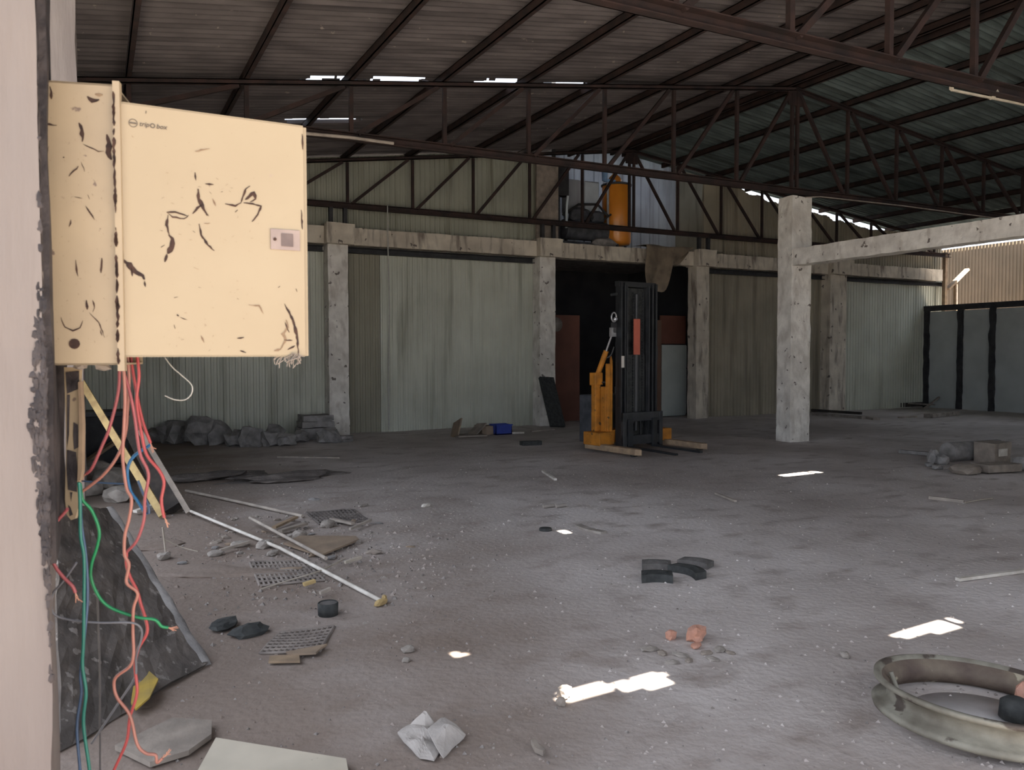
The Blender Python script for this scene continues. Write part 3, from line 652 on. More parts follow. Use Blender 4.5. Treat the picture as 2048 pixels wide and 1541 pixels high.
ringd(b, 305, 252, .0050, .0020); b.build('printed_ring', M['print'], door); b = MB(); ringd(b, 266, 246.5, .0085, .0014)
p0, p1 = dq(259, 245.5), dq(273, 247.5); b.bar(O+dx*p0[0]+Vector((0, 0, p0[1]))+dn*.0013, O+dx*p1[0]+Vector((0, 0, p1[1]))+dn*.0013, .0004, .003)
b.build('printed_mark', M['print'], door)
# torn fibres at the bottom corner of the door
b = MB(); random.seed(2)
for k in range(26):
    x = random.uniform(560, 600); p = D(x, 706+random.random()*6, 1.83); q = p+Vector((random.uniform(-.02, .02), 0, -random.uniform(.008, .03))); b.tube([p, p.lerp(q, .5)+Vector((random.uniform(-.01, .01), 0, 0)), q], .0013, 4)
tag(b.build('cobweb', M['wood_gr']), 'dusty tuft of cobweb hanging under the lower corner of the box door', 'cobweb')

# wires -----------------------------------------------------------------
def smooth(P, n=6):
    out = []; P = [Vector(p) for p in P]; P = [2*P[0]-P[1]] + P + [2*P[-1]-P[-2]]
    for i in range(1, len(P)-2):
        for k in range(n):
            t_ = k/n; a_, b_, c_, d_ = P[i-1:i+3]
            out.append(.5*((2*b_)+(c_-a_)*t_+(2*a_-5*b_+4*c_-d_)*t_*t_+(3*b_-a_-3*c_+d_)*t_**3))
    out.append(P[-2]); return out
def wire(pts, m, label, r=.0034, d0=1.74, d1=1.78, name='wire', tip=None, group='loose wires hanging from the electrical box', cat='wire'):
    n = len(pts); P3 = [D(x, y, d0+(d1-d0)*i/(n-1)) for i, (x, y) in enumerate(pts)]
    q = smooth(P3); b = MB(); b.tube(q, r, 8)
    if tip is None: return tag(b.build(name, M[m]), label, cat, group)
    o_ = thing(name, q[0], label, cat, group); b.build('insulation', M[m], o_)
    e = q[-1]; dr = (q[-1]-q[-3]).normalized(); b = MB(); random.seed(n)
    for k in range(4): b.tube([e, e+dr*.008+Vector((random.uniform(-.003, .003), 0, random.uniform(-.003, .003))), e+dr*.018+Vector((random.uniform(-.007, .007), 0, random.uniform(-.007, .007)))], .0011, 4)
    b.build('bare_end', M['copper'], o_); return o_
wire([(239, 728), (239, 743), (236, 788), (219, 856), (205, 890), (185, 935), (173, 948)], 'red2', 'dull red wire curving down left from the box corner, outermost of its bundle', tip=1)
wire([(253, 700), (258, 753), (255, 822), (251, 866), (236, 911), (205, 952), (157, 989)], 'salmon', 'dusty salmon wire sweeping down left to the green wires', d0=1.76)
wire([(243, 730), (260, 788), (270, 839), (280, 907), (297, 948), (290, 996), (288, 1039), (274, 1081), (253, 1105)], 'red2', 'dull red wire kinked beside the blue wire and joining the twisted pair', d0=1.75, d1=1.79)
wire([(273, 700), (278, 753), (273, 805), (284, 873), (294, 911), (318, 941), (328, 965), (323, 999), (326, 1025), (329, 1036)], 'red', 'bright red wire hanging rightmost below the box, bulging to the right', d0=1.77, tip=1)
wire([(260, 705), (270, 770), (284, 839), (301, 887)], 'red', 'short bright red wire ending where the blue wire starts', d0=1.79, d1=1.80, tip=1)
wire([(247, 730), (250, 800), (246, 890), (246, 924), (253, 976), (263, 999), (258, 1039), (250, 1070), (249, 1109), (258, 1130), (253, 1165), (272, 1182), (275, 1193), (267, 1218), (266, 1265), (267, 1309), (260, 1333), (233, 1354), (228, 1372), (235, 1397), (260, 1432), (274, 1488), (291, 1507), (311, 1511), (314, 1526), (325, 1517)], 'salmon', 'long salmon wire looping out left and ending in a hook at the bottom', d0=1.73, d1=1.80, tip=1)
wire([(253, 1105), (253, 1130), (260, 1154), (274, 1182), (281, 1207), (295, 1260), (277, 1298), (270, 1333), (274, 1386), (260, 1435), (253, 1484), (228, 1541), (205, 1600)], 'red', 'red wire twisted with the long salmon wire, fading toward the floor', d0=1.79, d1=1.82)
wire([(301, 890), (267, 914), (255, 941), (260, 979), (273, 1000), (286, 1020), (293, 1030)], 'blue', 'bright blue wire bowed to the left among the red wires', d0=1.80, d1=1.80)
wire([(276, 962), (285, 985), (296, 1010), (298, 1028)], 'blue2', 'short dark blue wire tucked beside the bright blue one', r=.0028, d0=1.80, d1=1.80)
wire([(135, 1018), (128, 1027), (105, 1056), (98, 1091), (109, 1130), (126, 1154), (144, 1172), (151, 1186)], 'red2', 'dull red wire bowed left in front of the pillar edge', d0=1.64, d1=1.66, tip=1)
wire([(158, 965), (160, 1000), (161, 1070), (168, 1116), (168, 1197), (167, 1281), (165, 1333), (172, 1386), (167, 1449), (179, 1541), (183, 1600)], 'teal', 'long teal green wire hanging nearly straight to the bottom edge', d0=1.68, d1=1.74)
wire([(160, 970), (163, 1050), (172, 1116), (175, 1197), (168, 1281), (161, 1351), (163, 1386), (154, 1456), (160, 1541), (162, 1600)], 'blue2', 'thin dull blue wire hanging alongside the long teal wire', r=.003, d0=1.70, d1=1.74)
wire([(160, 968), (165, 1000), (183, 1021), (198, 1060), (195, 1091), (183, 1130), (183, 1161), (200, 1197), (225, 1218), (274, 1235), (309, 1240), (323, 1253), (336, 1256)], 'green', 'bright green wire curling right to a bare copper end', r=.0033, d0=1.70, d1=1.80, tip=1)
wire([(153, 1126), (125, 1165), (105, 1190), (105, 1225), (133, 1239), (197, 1246), (260, 1246), (281, 1256), (283, 1277), (272, 1316), (270, 1355), (239, 1404), (183, 1488)], 'greyw', 'thin grey wire looping around the pillar edge then trailing down', r=.0024, d0=1.66, d1=1.84)
wire([(195, 1180), (197, 1250), (200, 1350), (200, 1500), (200, 1600)], 'darkw', 'very thin dark wire hanging straight right of the teal wire', r=.002, d0=1.84, d1=1.86)
wire([(330, 716), (345, 735), (362, 750), (383, 770), (383, 788), (370, 800), (350, 800), (330, 792)], 'white', 'thin whitish wire loop curling under the box door', r=.0013, d0=1.80, d1=1.80)
wire([(160, 962), (200, 966), (258, 969)], 'blue2', 'thin dark blue wire crossing level behind the red wires', r=.002, d0=1.82, d1=1.82)

# bent cable channel below the box
t = thing('cable_channel', D(142, 1035, 1.76), 'bent cream cable channel with black patches hanging below the box', 'cable channel')
def strip(pts, d, m, th=.01):
    b = MB(); n = len(pts)//2; A1 = [D(x, y, d) for x, y in pts]; b.prism(A1, Fv*th); return b
random.seed(6)
L_ = [(128, 735), (130, 800), (132, 880), (131, 950), (130, 1000), (133, 1030)]; Rr = [(150, 1038), (158, 1010), (158, 940), (157, 850), (158, 780), (160, 735)]
b = strip(L_+[(142, 1041)]+Rr, 1.76, 0); b2 = b
for pts in ([(134, 790), (140, 790), (138, 870), (134, 900)], [(147, 845), (156, 850), (157, 895), (148, 900), (146, 870)], [(134, 900), (152, 905), (155, 935), (154, 985), (136, 980), (133, 940)], [(140, 985), (145, 985), (142, 1005)], [(136, 1010), (141, 1015), (146, 1030), (139, 1033)], [(131, 745), (158, 742), (158, 778), (134, 788)]):
    b.add([D(x, y, 1.758) for x, y in pts], [tuple(range(len(pts)))], 1)
b.build('face', [M['cream_b'], M['grime']], t)
b = MB(); b.prism([D(x, y, 1.75) for x, y in ((156, 765), (161, 763), (165, 850), (164, 940), (160, 962), (155, 960), (158, 850))], Fv*.012); b.build('side_flange', M['wood'], t)
b = MB(); b.tube(smooth([D(120, 700, 1.80), D(114, 800, 1.80), D(112, 900, 1.79), D(118, 970, 1.78), D(128, 1035, 1.77)]), .016, 10); tag(b.build('burnt_conduit', M['grime']), 'blackened flexible conduit beside the pillar below the box', 'conduit')
# shards of broken plaster under the box
for i, (x0, y0, s_) in enumerate(((208, 735, .012), (160, 733, .01))):
    b = MB(); b.rock(D(x0, y0, 1.72), (.022+s_, .02, .016), i, 0, 0, .5, .1, 1); tag(b.build('plaster_shard', M['block_l']), ('pale plaster shard stuck under the box near its lip', 'small plaster shard stuck under the box beside the cable channel')[i], 'shard')

# ------------------------------------------------------------------ things on the left: leaning slab, timbers, dark crate
TR, TL = N(222, 1018, 5.15), N(112, 1010, 4.55); BR = G(414, 1328); BL = G(120, 1505)
def bil(u, v): return BL.lerp(BR, u).lerp(TL.lerp(TR, u), v)
nr = (BR-BL).cross(TL-BL).normalized(); nr = nr if nr.y > 0 else -nr
b = MB(); K = 14; vs = []
for sd_ in (0, 1):
    for i in range(K+1):
        for j in range(K+1):
            p = bil(i/K, j/K) + nr*(.07*sd_); e_ = .04*noise.noise(p*9); vs.append(p + nr*e_*(.6 if not sd_ else .1) + (TR-BR)*(.02*noise.noise(p*5)))
w = K+1; Q = w*w; fs = []
for i in range(K):
    for j in range(K): fs += [(i*w+j, (i+1)*w+j, (i+1)*w+j+1, i*w+j+1), (Q+i*w+j, Q+i*w+j+1, Q+(i+1)*w+j+1, Q+(i+1)*w+j)]
bd = [i*w for i in range(w)] + [K*w+j for j in range(1, w)] + [i*w+K for i in range(K-1, -1, -1)] + [j for j in range(K-1, 0, -1)]
for k in range(len(bd)): fs.append((bd[k], bd[(k+1) % len(bd)], Q+bd[(k+1) % len(bd)], Q+bd[k]))
b.add(vs, fs); 
t = thing('slab', bil(.5, 0), 'dark broken slab with a pale raised edge leaning behind the wires', 'slab'); b.build('face', M['slab'] if 'slab' in M else mat('burnt_slab', (.060, .052, .047), (.125, .107, .095), 6, .9, bump=.012, bscale=20, spots=(.20, .18, .165), thr=.62, sscale=17), t)
b = MB(); b.tube([bil(1, v)+nr*.03 + Vector((.012*noise.noise(Vector((v*9, 0, 0))), 0, 0)) for v in [k/16 for k in range(17)]], .042, 8); b.build('raised_edge', M['block'], t)

b = MB(); b.bar(G(325, 1036)+Vector((0, 0, .02)), N(163, 765, 9.35), .065, .03, up=(-.3, -1, .2)); tag(b.build('batten', M['wood_y']), 'yellowish wooden batten leaning up to the left behind the wires', 'batten')
b = MB(); b.bar(G(350, 1030)+Vector((0, .12, .03)), N(268, 860, 9.25), .17, .09, up=(-.3, -1, .2)); tag(b.build('timber', M['wood_dk']), 'thick dark timber leaning next to the yellowish batten', 'timber')
b = MB(); b.bar(G(378, 1030)+Vector((0, 0, .02)), N(280, 862, 9.05), .05, .03, up=(-.3, -1, .2)); tag(b.build('batten', M['wood_gr']), 'thin grey batten lying along the right edge of the dark timber', 'batten')
b = MB(); b.bar(G(270, 1028)+Vector((0, 0, .02)), G(325, 1015)+Vector((0, 0, .05)), .05, .025); tag(b.build('batten', M['rod']), 'short pale batten on the floor left of the dark timber foot', 'batten')
cx0, cx1 = N(168, 900, 12.6).x, N(258, 900, 12.6).x
t = thing('crate', ((cx0+cx1)/2, 12.9, 0), 'dark blue-black crate beside the left wall behind the leaning battens', 'crate')
b = MB(); b.box((cx0, 12.6, -.01), (cx1, 13.2, .66)); b.build('body', M['steel_dk'], t, bevel=.015); b = MB(); b.box((cx0-.02, 12.58, .66), (cx1+.02, 13.22, .72)); b.build('lid', M['machine'], t)
b = MB(); b.bar(G(156, 940)+Vector((0, 0, .03)), N(250, 870, 12.54), .09, .04); tag(b.build('batten', M['wood']), 'reddish-brown batten propped level against the dark crate', 'batten')
def on(x, y, dz=0): p = G(x, y); return Vector((p.x, p.y, gz(p.x, p.y)+dz))

def rocks(lst, m, name, cat, group=None, boxy=.5, amp=.28):
    for i, (x, y, sx_, sy_, sz_, rot, label) in enumerate(lst):
        p = on(x, y); b = MB(); b.rock((p.x, p.y, p.z+sz_*.42), (sx_, sy_, sz_), i+len(label), rot, 0, amp, boxy, 2, .1*math.sin(i*2.3)); tag(b.build(name, m), label, cat, group)
rocks([(190, 958, .34, .3, .26, .3, 'pale rubble lump furthest left behind the wires'), (222, 975, .42, .34, .24, 1.0, 'whitish rubble lump behind the blue wire'), (236, 1003, .34, .26, .16, 2., 'flat whitish rubble lump below the blue wire'), (180, 990, .26, .2, .16, .5, 'small pale rubble lump beside the cable channel foot')], M['block_l'], 'rubble_lump', 'rubble', 'pale rubble behind the wires', .4)

# rubble and blocks at the back wall, left
G3 = 'grey blocks and rubble at the back wall'
rocks([(398, 888, .42, .4, .52, .1, 'square grey block in the rubble pile, left of the middle'), (440, 886, .50, .36, .40, .5, 'grey block with a pale face right of the square block'),
       (350, 886, .5, .4, .40, .9, 'low dark lump at the left of the back wall rubble'), (322, 884, .5, .4, .26, .2, 'lowest dark lump at the far left end of the rubble'),
       (470, 890, .34, .3, .26, .3, 'small pale lump at the foot of the rubble pile'), (502, 890, .44, .4, .34, 1.2, 'mid-sized grey lump beneath the slab-topped block'),
       (545, 890, .42, .36, .34, .7, 'rounded grey lump right of the tallest block'), (572, 890, .30, .26, .2, .1, 'small grey lump left of the layered block'),
       (597, 884, .3, .3, .2, .4, 'small dark lump touching the layered block'), (660, 884, .4, .3, .24, .4, 'dark lump at the foot of the first back wall column'),
       (688, 882, .3, .2, .12, .4, 'flat dark lump just right of the layered block')], M['block'], 'rubble_lump', 'rubble', G3, .75, .55)
p = on(503, 868); t = thing('masonry_block', p, 'tallest grey masonry block in the rubble pile with a slab on top', 'block', G3)
b = MB(); b.rough(p+Vector((-.24, .2, -.02)), p+Vector((.24, .55, .46)), .1, .03, 0, 4); b.build('body', M['block'], t); b = MB(); b.rough(p+Vector((-.34, .15, .47)), p+Vector((.30, .6, .52)), .1, .02, 0, 4); b.build('top_slab', M['block_l'], t)
p = on(640, 880); t = thing('masonry_block', p, 'layered grey block leaning near the first back wall column', 'block', G3)
for k in range(4):
    b = MB(); b.rough(p+Vector((-.34+.02*k, .1-.02*k, .11*k)), p+Vector((.34-.03*k, .5, .10+.11*k)), .12, .02, 0, k); b.build('layer', M['block'], t)
# thin strip along the floor
b = MB(); b.bar(on(555, 914, .01), on(680, 915, .01), .03, .02); tag(b.build('strip', M['rod_d']), 'long thin pale strip lying on the floor in front of the rubble', 'strip')
b = MB(); b.rock(on(420, 955, .01), (1.0, .6, .12), 3, .2, 0, 1.0, .1, 3); tag(b.build('rag', M['rag']), 'dark flattened heap of rags left of the floor centre, nearer the rubble', 'rag')
b = MB(); b.rock(on(560, 958, .01), (1.3, .5, .11), 6, .1, 0, 1.1, .1, 3); tag(b.build('rag', M['rag']), 'long dark flattened rag on the floor below the rubble pile', 'rag')

# broken tray, crates
t = thing('broken_tray', on(938, 868), 'broken wooden tray with tilted sides by the back wall', 'tray')
p = on(938, 872); 
b = MB(); b.bar(p+Vector((-.28, 0, .03)), p+Vector((.28, -.05, .03)), .40, .03); b.build('base', M['wood_gr'], t)
b = MB(); b.bar(p+Vector((-.30, .0, .0)), p+Vector((-.18, .1, .30)), .40, .025, up=(1, 0, 0)); b.build('side', M['card'], t)
b = MB(); b.bar(p+Vector((.1, .1, .02)), p+Vector((.34, .16, .22)), .32, .025, up=(-.6, 0, 1)); b.build('side', M['wood_gr'], t)
p = on(982, 869); b = MB(); b.rough(p+Vector((-.20, 0, 0)), p+Vector((.22, .3, .17)), .1, .02); tag(b.build('carton', M['card']), 'squashed brown carton between the broken tray and blue crate', 'carton')
t = thing('crate', on(1008, 869), 'small blue plastic crate by the back wall', 'crate'); p = on(1008, 869)
b = MB(); b.box(p+Vector((-.17, -.0, 0)), p+Vector((.17, .26, .02)))
for a_, c_ in (((-.17, 0, 0), (.17, .012, .19)), ((-.17, .25, 0), (.17, .26, .19)), ((-.17, 0, 0), (-.158, .26, .19)), ((.158, 0, 0), (.17, .26, .19))): b.box(p+Vector(a_), p+Vector(c_))
b.build('shell', M['crate'], t)
for a_, c_ in (((-.18, -.012, .17), (.18, .0, .195)), ((-.18, .26, .17), (.18, .272, .195))): b = MB(); b.box(p+Vector(a_), p+Vector(c_)); b.build('rim', M['crate'], t)
b = MB(); b.bar(on(1022, 867, .02), on(1046, 866, .02), .12, .03); tag(b.build('board', M['rod']), 'small white board lying just right of the blue crate', 'board')
b = MB(); b.bar(on(1062, 864, .02), on(1108, 860, .02), .05, .02); tag(b.build('stick', M['rod_d']), 'brown stick lying at the foot of the column left of the doorway', 'stick')
b = MB(); b.bar(on(1042, 890, .035), on(1081, 888, .035), .12, .07); tag(b.build('bar', M['rubber'], bevel=.006), 'short black bar lying on the floor in front of the blue crate', 'bar')

# right-hand debris
b = MB(); b.bar(on(1602, 828, .03), on(1728, 838, .03), .16, .06); tag(b.build('plank', M['block_l']), 'long pale plank lying right of the free-standing column foot', 'plank')
b = MB(); b.bar(on(1612, 823, .05), on(1722, 830, .05), .10, .06); tag(b.build('plank', M['wood_dk']), 'darker plank lying behind the long pale plank', 'plank')
b = MB(); b.bar(on(1728, 836, .03), on(1753, 840, .03), .16, .05); tag(b.build('plank', M['rod_d']), 'short pale plank just past the end of the long pale plank', 'plank')
b = MB(); b.bar(on(1800, 836, .02), on(1830, 834, .02), .12, .04); tag(b.build('plank', M['rod_d']), 'small pale plank lying midway along the far right floor', 'plank')
b = MB(); b.bar(on(1856, 836, .05), on(1910, 829, .05), .2, .10); tag(b.build('plank', M['block_l']), 'pale thick plank lying in front of the right partition', 'plank')
b = MB(); b.bar(on(1690, 818, .08), on(1860, 812, .08), .5, .12); tag(b.build('board_pile', M['wood_dk']), 'low dark board along the foot of the far right wall', 'board')
b = MB(); b.bar(on(1850, 818, .02), N(1882, 792, 15.0), .05, .04); tag(b.build('stick', M['rod_d']), 'thin stick propped against the partition corner', 'stick')
b = MB(); b.bar(on(1818, 815, .12), on(1868, 818, .12), .1, .03); tag(b.build('stick', M['block_l']), 'pale stick lying level near the partition corner', 'stick')
b = MB(); b.tube([on(1895, 921, .13), on(1995, 914, .13)], .14, 18); tag(b.build('log', M['block']), 'thick dark grey log lying on the floor at the right', 'log')
t = thing('block', on(2004, 926), 'brown block with a white label at the right edge', 'block'); p = on(2004, 926)
b = MB(); b.rough(p+Vector((-.16, 0, 0)), p+Vector((.20, .3, .28)), .1, .015); b.build('body', M['wood_gr'], t); b = MB(); q = p+Vector((.0, -.012, .10)); b.box(q+Vector((-.09, 0, 0)), q+Vector((.10, .008, .10))); b.build('label_patch', M['rod'], t)
b = MB(); p = on(1930, 947); b.rock(p+Vector((0, 0, .06)), (.44, .34, .14), 4, .2, 0, .15, .4); tag(b.build('stone_slab', M['wood_gr']), 'rounded flat brown stone in front of the grey log', 'stone')
b = MB(); b.bar(on(1960, 946, .07), on(2026, 942, .07), .26, .10); tag(b.build('beam_offcut', M['wood_gr'], bevel=.01), 'short thick wooden offcut lying right of the rounded stone', 'timber')
rocks([(1866, 925, .14, .14, .22, .2, 'upright brown lump left of the grey log'), (1885, 928, .2, .16, .16, .8, 'brown lump touching the left end of the grey log'), (1858, 932, .14, .1, .06, .8, 'small flat chip left of the brown lumps'), (1875, 938, .16, .12, .06, .3, 'small grey chip in front of the brown lumps'), (2042, 940, .2, .2, .2, .3, 'dark lump at the right edge beyond the wooden offcut')], M['block'], 'rubble_lump', 'rubble', 'lumps around the grey log')
b = MB(); b.bar(on(1800, 905, .03), on(1862, 910, .03), .1, .05); tag(b.build('stick', M['block']), 'dull stick lying left of the brown lumps by the log', 'stick')
b = MB(); b.bar(on(1858, 998, .015), on(1928, 1006, .015), .04, .03); tag(b.build('stick', M['rod_d']), 'thin brown stick on the right floor below the log', 'stick')
b = MB(); b.tube(smooth([on(1930, 1008, .012), on(1955, 1003, .012), on(1985, 998, .012)]), .008, 6); tag(b.build('twig', M['weed']), 'thin curved twig at the end of the brown stick', 'twig')
b = MB(); b.bar(on(1915, 1162, .015), on(2075, 1139, .015), .035, .02); tag(b.build('rod', M['rod']), 'pale pink rod lying at the right edge above the sunlit streak', 'rod')

# centre floor
b = MB(); b.bar(on(1086, 944, .015), on(1111, 960, .015), .035, .025); tag(b.build('stick', M['rod']), 'short whitish stick on the floor in front of the stacker', 'stick')
b = MB(); b.bar(on(1432, 987, .015), on(1471, 1003, .015), .03, .02); tag(b.build('stick', M['rod_d']), 'thin brownish stick on the floor right of the stacker forks', 'stick')
for i, (x0, x1) in enumerate(((1086, 1108), (1112, 1132))):
    b = MB(); b.tube([on(x0, 1014, .02), on(x1, 1012, .02)], .018, 10); tag(b.build('pipe_piece', M['block_l']), ('left half of the broken pale pipe at mid floor', 'right half of the broken pale pipe at mid floor')[i], 'pipe')
b = MB(); b.rock(on(852, 1012, .015), (.10, .06, .04), 3, .4); tag(b.build('scrap', M['rod']), 'small white scrap on the floor left of centre', 'scrap')
b = MB(); b.lathe([(0, .02), (.05, .022), (.055, .015), (.055, 0)], on(1091, 1061), 20); tag(b.build('lid', M['rubber']), 'small round black lid on the floor left of the tiny sun spot', 'lid')
def arcpiece(x0, y0, x1, y1, wd, h, bend, m, name, label, cat, tilt=0, n=10):
    a_, c_ = on(x0, y0), on(x1, y1); b = MB(); d_ = (c_-a_); s_ = Vector((-d_.y, d_.x, 0)).normalized(); rows = []
    for i in range(n+1):
        u = i/n; p = a_.lerp(c_, u)+s_*bend*math.sin(math.pi*u); cu = tilt*math.sin(math.pi*u)
        rows.append([p-s_*wd/2+Vector((0, 0, .0)), p-s_*wd/2+Vector((0, 0, h)), p+Vector((0, 0, h+cu)), p+s_*wd/2+Vector((0, 0, h)), p+s_*wd/2])
    vs = [q for r_ in rows for q in r_]; fs = [(i*5+j, i*5+5+j, i*5+6+j, i*5+1+j) for i in range(n) for j in range(4)]+[(i*5, i*5+4, i*5+9, i*5+5) for i in range(n)]
    fs += [(0, 1, 2, 3, 4), tuple(n*5+k for k in (4, 3, 2, 1, 0))]
    b.add(vs, fs); return tag(b.build(name, m), label, cat)
arcpiece(1157, 1052, 1208, 1066, .07, .02, -.03, M['block_l'], 'tile_piece', 'curved pale tile piece right of the tiny sun spot', 'tile')
arcpiece(1283, 1157, 1345, 1159, .12, .055, .03, M['rubber'], 'rubber_piece', 'nearest black curved rubber piece on the centre floor', 'rubber piece', .012)
arcpiece(1346, 1138, 1402, 1156, .10, .05, .05, M['rubber'], 'rubber_piece', 'black curved rubber piece pointing right of the nearest one', 'rubber piece', .012)
arcpiece(1284, 1132, 1342, 1134, .13, .045, .02, M['rubber_g'], 'rubber_piece', 'dusty rubber piece directly behind the nearest black one', 'rubber piece', .012)
arcpiece(1362, 1124, 1421, 1134, .12, .04, .03, M['rubber_g'], 'rubber_piece', 'dusty rubber piece furthest right of the group', 'rubber piece', .012)
rocks([(1392, 1276, .10, .09, .085, .4, 'largest broken orange brick chunk on the right floor'), (1342, 1273, .055, .05, .05, .2, 'smaller orange brick chunk left of the largest one'), (1392, 1290, .07, .05, .025, .6, 'flat pinkish brick flake in front of the largest chunk'), (2052, 1418, .09, .08, .14, .2, 'pinkish brick chunk resting at the right inside of the rim')], M['brick'], 'brick_chunk', 'brick', None, .6, .3)
rocks([(1128, 1388, .06, .06, .06, .3, 'dark stone shading the left end of the sunlit streak'), (1122, 1403, .045, .04, .04, 1.3, 'small stone just in front of the sunlit streak')], M['wood_gr'], 'stone', 'stone')
random.seed(21)
for k, (x, y, sz_) in enumerate(((1300, 1296, .07), (1325, 1303, .05), (1360, 1306, .06), (1412, 1302, .05), (1440, 1296, .06), (1462, 1303, .04), (1345, 1320, .05), (1378, 1316, .04), (1425, 1314, .05))):
    b = MB(); b.rock(on(x, y, sz_*.12), (sz_*1.6, sz_, sz_*.4), k, k, 0, .4, .2, 1)
    tag(b.build('brick_flake', M['wood_gr'] if k % 2 else M['block_l']), 'small crumbled flake in the broken patch below the brick chunks', 'flake', 'crumbled flakes below the brick chunks')

# left floor: rods, boards, mesh mats, can
b = MB(); b.tube([on(380, 1029, .05), on(560, 1106, .04), on(768, 1204, .012)], .0135, 10); tag(b.build('rod', M['rod']), 'long pale rod running from the dark timber to the floor centre', 'rod')
b = MB(); b.tube([on(372, 985, .02), on(490, 1010, .03), on(605, 1034, .02)], .0155, 10); tag(b.build('rod', M['rod_d']), 'dusty rod lying behind the long pale rod, nearly parallel', 'rod')
b = MB(); b.tube([on(500, 1049, .07), on(652, 1128, .05)], .014, 10); tag(b.build('rod', M['rod_d']), 'short dusty rod crossing over the middle of the long rod', 'rod')
b = MB(); b.tube(smooth([on(520, 1176, .01), on(575, 1163, .02), on(640, 1148, .03), on(690, 1122, .03)]), .006, 6); tag(b.build('twig', M['weed']), 'thin pale twig below the crossing rods', 'twig')
b = MB(); p = on(762, 1206); b.rock(p+Vector((0, 0, .02)), (.10, .05, .04), 3, .6); b.rock(p+Vector((.03, .03, .035)), (.06, .03, .03), 5, 1.2); tag(b.build('wood_chip', M['wood_y']), 'yellowish wood chip at the lower end of the long rod', 'wood chip')
t = thing('can', on(656, 1222), 'black round can standing on the floor below the rods', 'can'); p = on(656, 1222)
b = MB(); b.lathe([(0, 0), (.058, 0), (.06, .07), (.055, .075), (.05, .068), (.0, .066)], p, 28); b.build('body', M['rubber'], t); b = MB(); b.lathe([(.05, .0685), (.0, .0685)], p, 28); b.build('top', M['rubber_g'], t)
def poly(pts, th, m, name, label, cat, lift=0.01, tiltz=None, bev=0):
    P3 = [on(x, y, lift + (tiltz[i] if tiltz else 0)) for i, (x, y) in enumerate(pts)]; b = MB(); b.prism(P3, (0, 0, th)); return tag(b.build(name, m, bevel=bev), label, cat)
poly([(640, 1116), (718, 1084), (712, 1078), (600, 1076), (566, 1092)], .015, M['card'], 'cardboard', 'torn cardboard with a pale front edge right of the crossing rods', 'cardboard', .015)
poly([(540, 1314), (598, 1312), (600, 1327), (537, 1326)], .012, M['wood'], 'board', 'small brown board lying below the black can', 'board', .012)
poly([(572, 1308), (655, 1294), (640, 1304), (632, 1313), (580, 1314)], .01, M['card'], 'cardboard', 'grey-brown cardboard scrap touching the small brown board', 'cardboard', .02)
poly([(432, 1488), (692, 1529), (705, 1600), (370, 1600)], .012, M['whiteb'], 'board', 'large dusty white board at the bottom edge', 'board', .02)
poly([(230, 1500), (345, 1448), (424, 1453), (423, 1480), (378, 1512), (300, 1535)], .02, M['wood_gr'], 'board', 'worn brown board left of the large white board', 'board', .01)
poly([(262, 1420), (268, 1392), (296, 1372), (317, 1388), (300, 1418), (272, 1434)], .008, M['leaf'], 'plastic_scrap', 'yellow plastic scrap below the leaning slab', 'scrap', .03, (0, .03, .05, .04, .02, 0))
poly([(175, 1395), (222, 1388), (250, 1408), (232, 1420), (180, 1422)], .02, M['wood'], 'board', 'brown board scrap left of the yellow plastic scrap', 'board', .01)
def meshmat(x0, y0, x1, y1, x2, y2, x3, y3, n1, n2, label, m, r=.008):
    t_ = [on(x, y, .02) for x, y in ((x0, y0), (x1, y1), (x2, y2), (x3, y3))]; b = MB()
    def bl(u, v): p = t_[0].lerp(t_[1], u).lerp(t_[3].lerp(t_[2], u), v); p.z = gz(p.x, p.y)+.004+.012*noise.noise(p*4); return p
    for i in range(n1+1): b.tube([bl(i/n1, k/6) for k in range(7)], r, 5)
    for j in range(n2+1): b.tube([bl(k/8, j/n2)+Vector((0, 0, .004)) for k in range(9)], r*.9, 5)
    tag(b.build('mesh_mat', m), label, 'mesh mat')
meshmat(612, 1024, 710, 1020, 738, 1040, 640, 1046, 12, 7, 'dark wire mesh mat on the floor behind the crossing rods', M['rag'], .012)
meshmat(500, 1126, 610, 1122, 650, 1160, 520, 1168, 13, 7, 'dusty mesh mat half buried below the crossing rods', M['meshd'], .011)
meshmat(560, 1262, 668, 1248, 640, 1300, 520, 1302, 10, 7, 'dusty mesh mat pressed in the dirt below the black can', M['meshd'], .010)
for x0, y0, x1, y1, w_, m, l in ((548, 1058, 592, 1040, .04, 'wood', 'pale brown stick behind the crossing rods'), (662, 1040, 706, 1053, .035, 'rod_d', 'pale stick on the dark mesh mat'), (560, 1066, 612, 1052, .05, 'wood_gr', 'grey stick between the crossing rods and the dark mesh mat'),
                                 (607, 1174, 630, 1170, .03, 'wood_y', 'small yellow stick above the black can'), (700, 1062, 742, 1046, .02, 'rod_d', 'thin stick right of the dark mesh mat'), (440, 1108, 500, 1092, .02, 'rod_d', 'thin stick left of the crossing rods'),
                                 (690, 1130, 722, 1122, .02, 'weed', 'thin stick right of the short rod end'), (640, 1190, 660, 1184, .02, 'rod_d', 'tiny stick just above the black can')):
    b = MB(); b.bar(on(x0, y0, .03), on(x1, y1, .04), w_, .02); tag(b.build('stick', M[m]), l, 'stick')
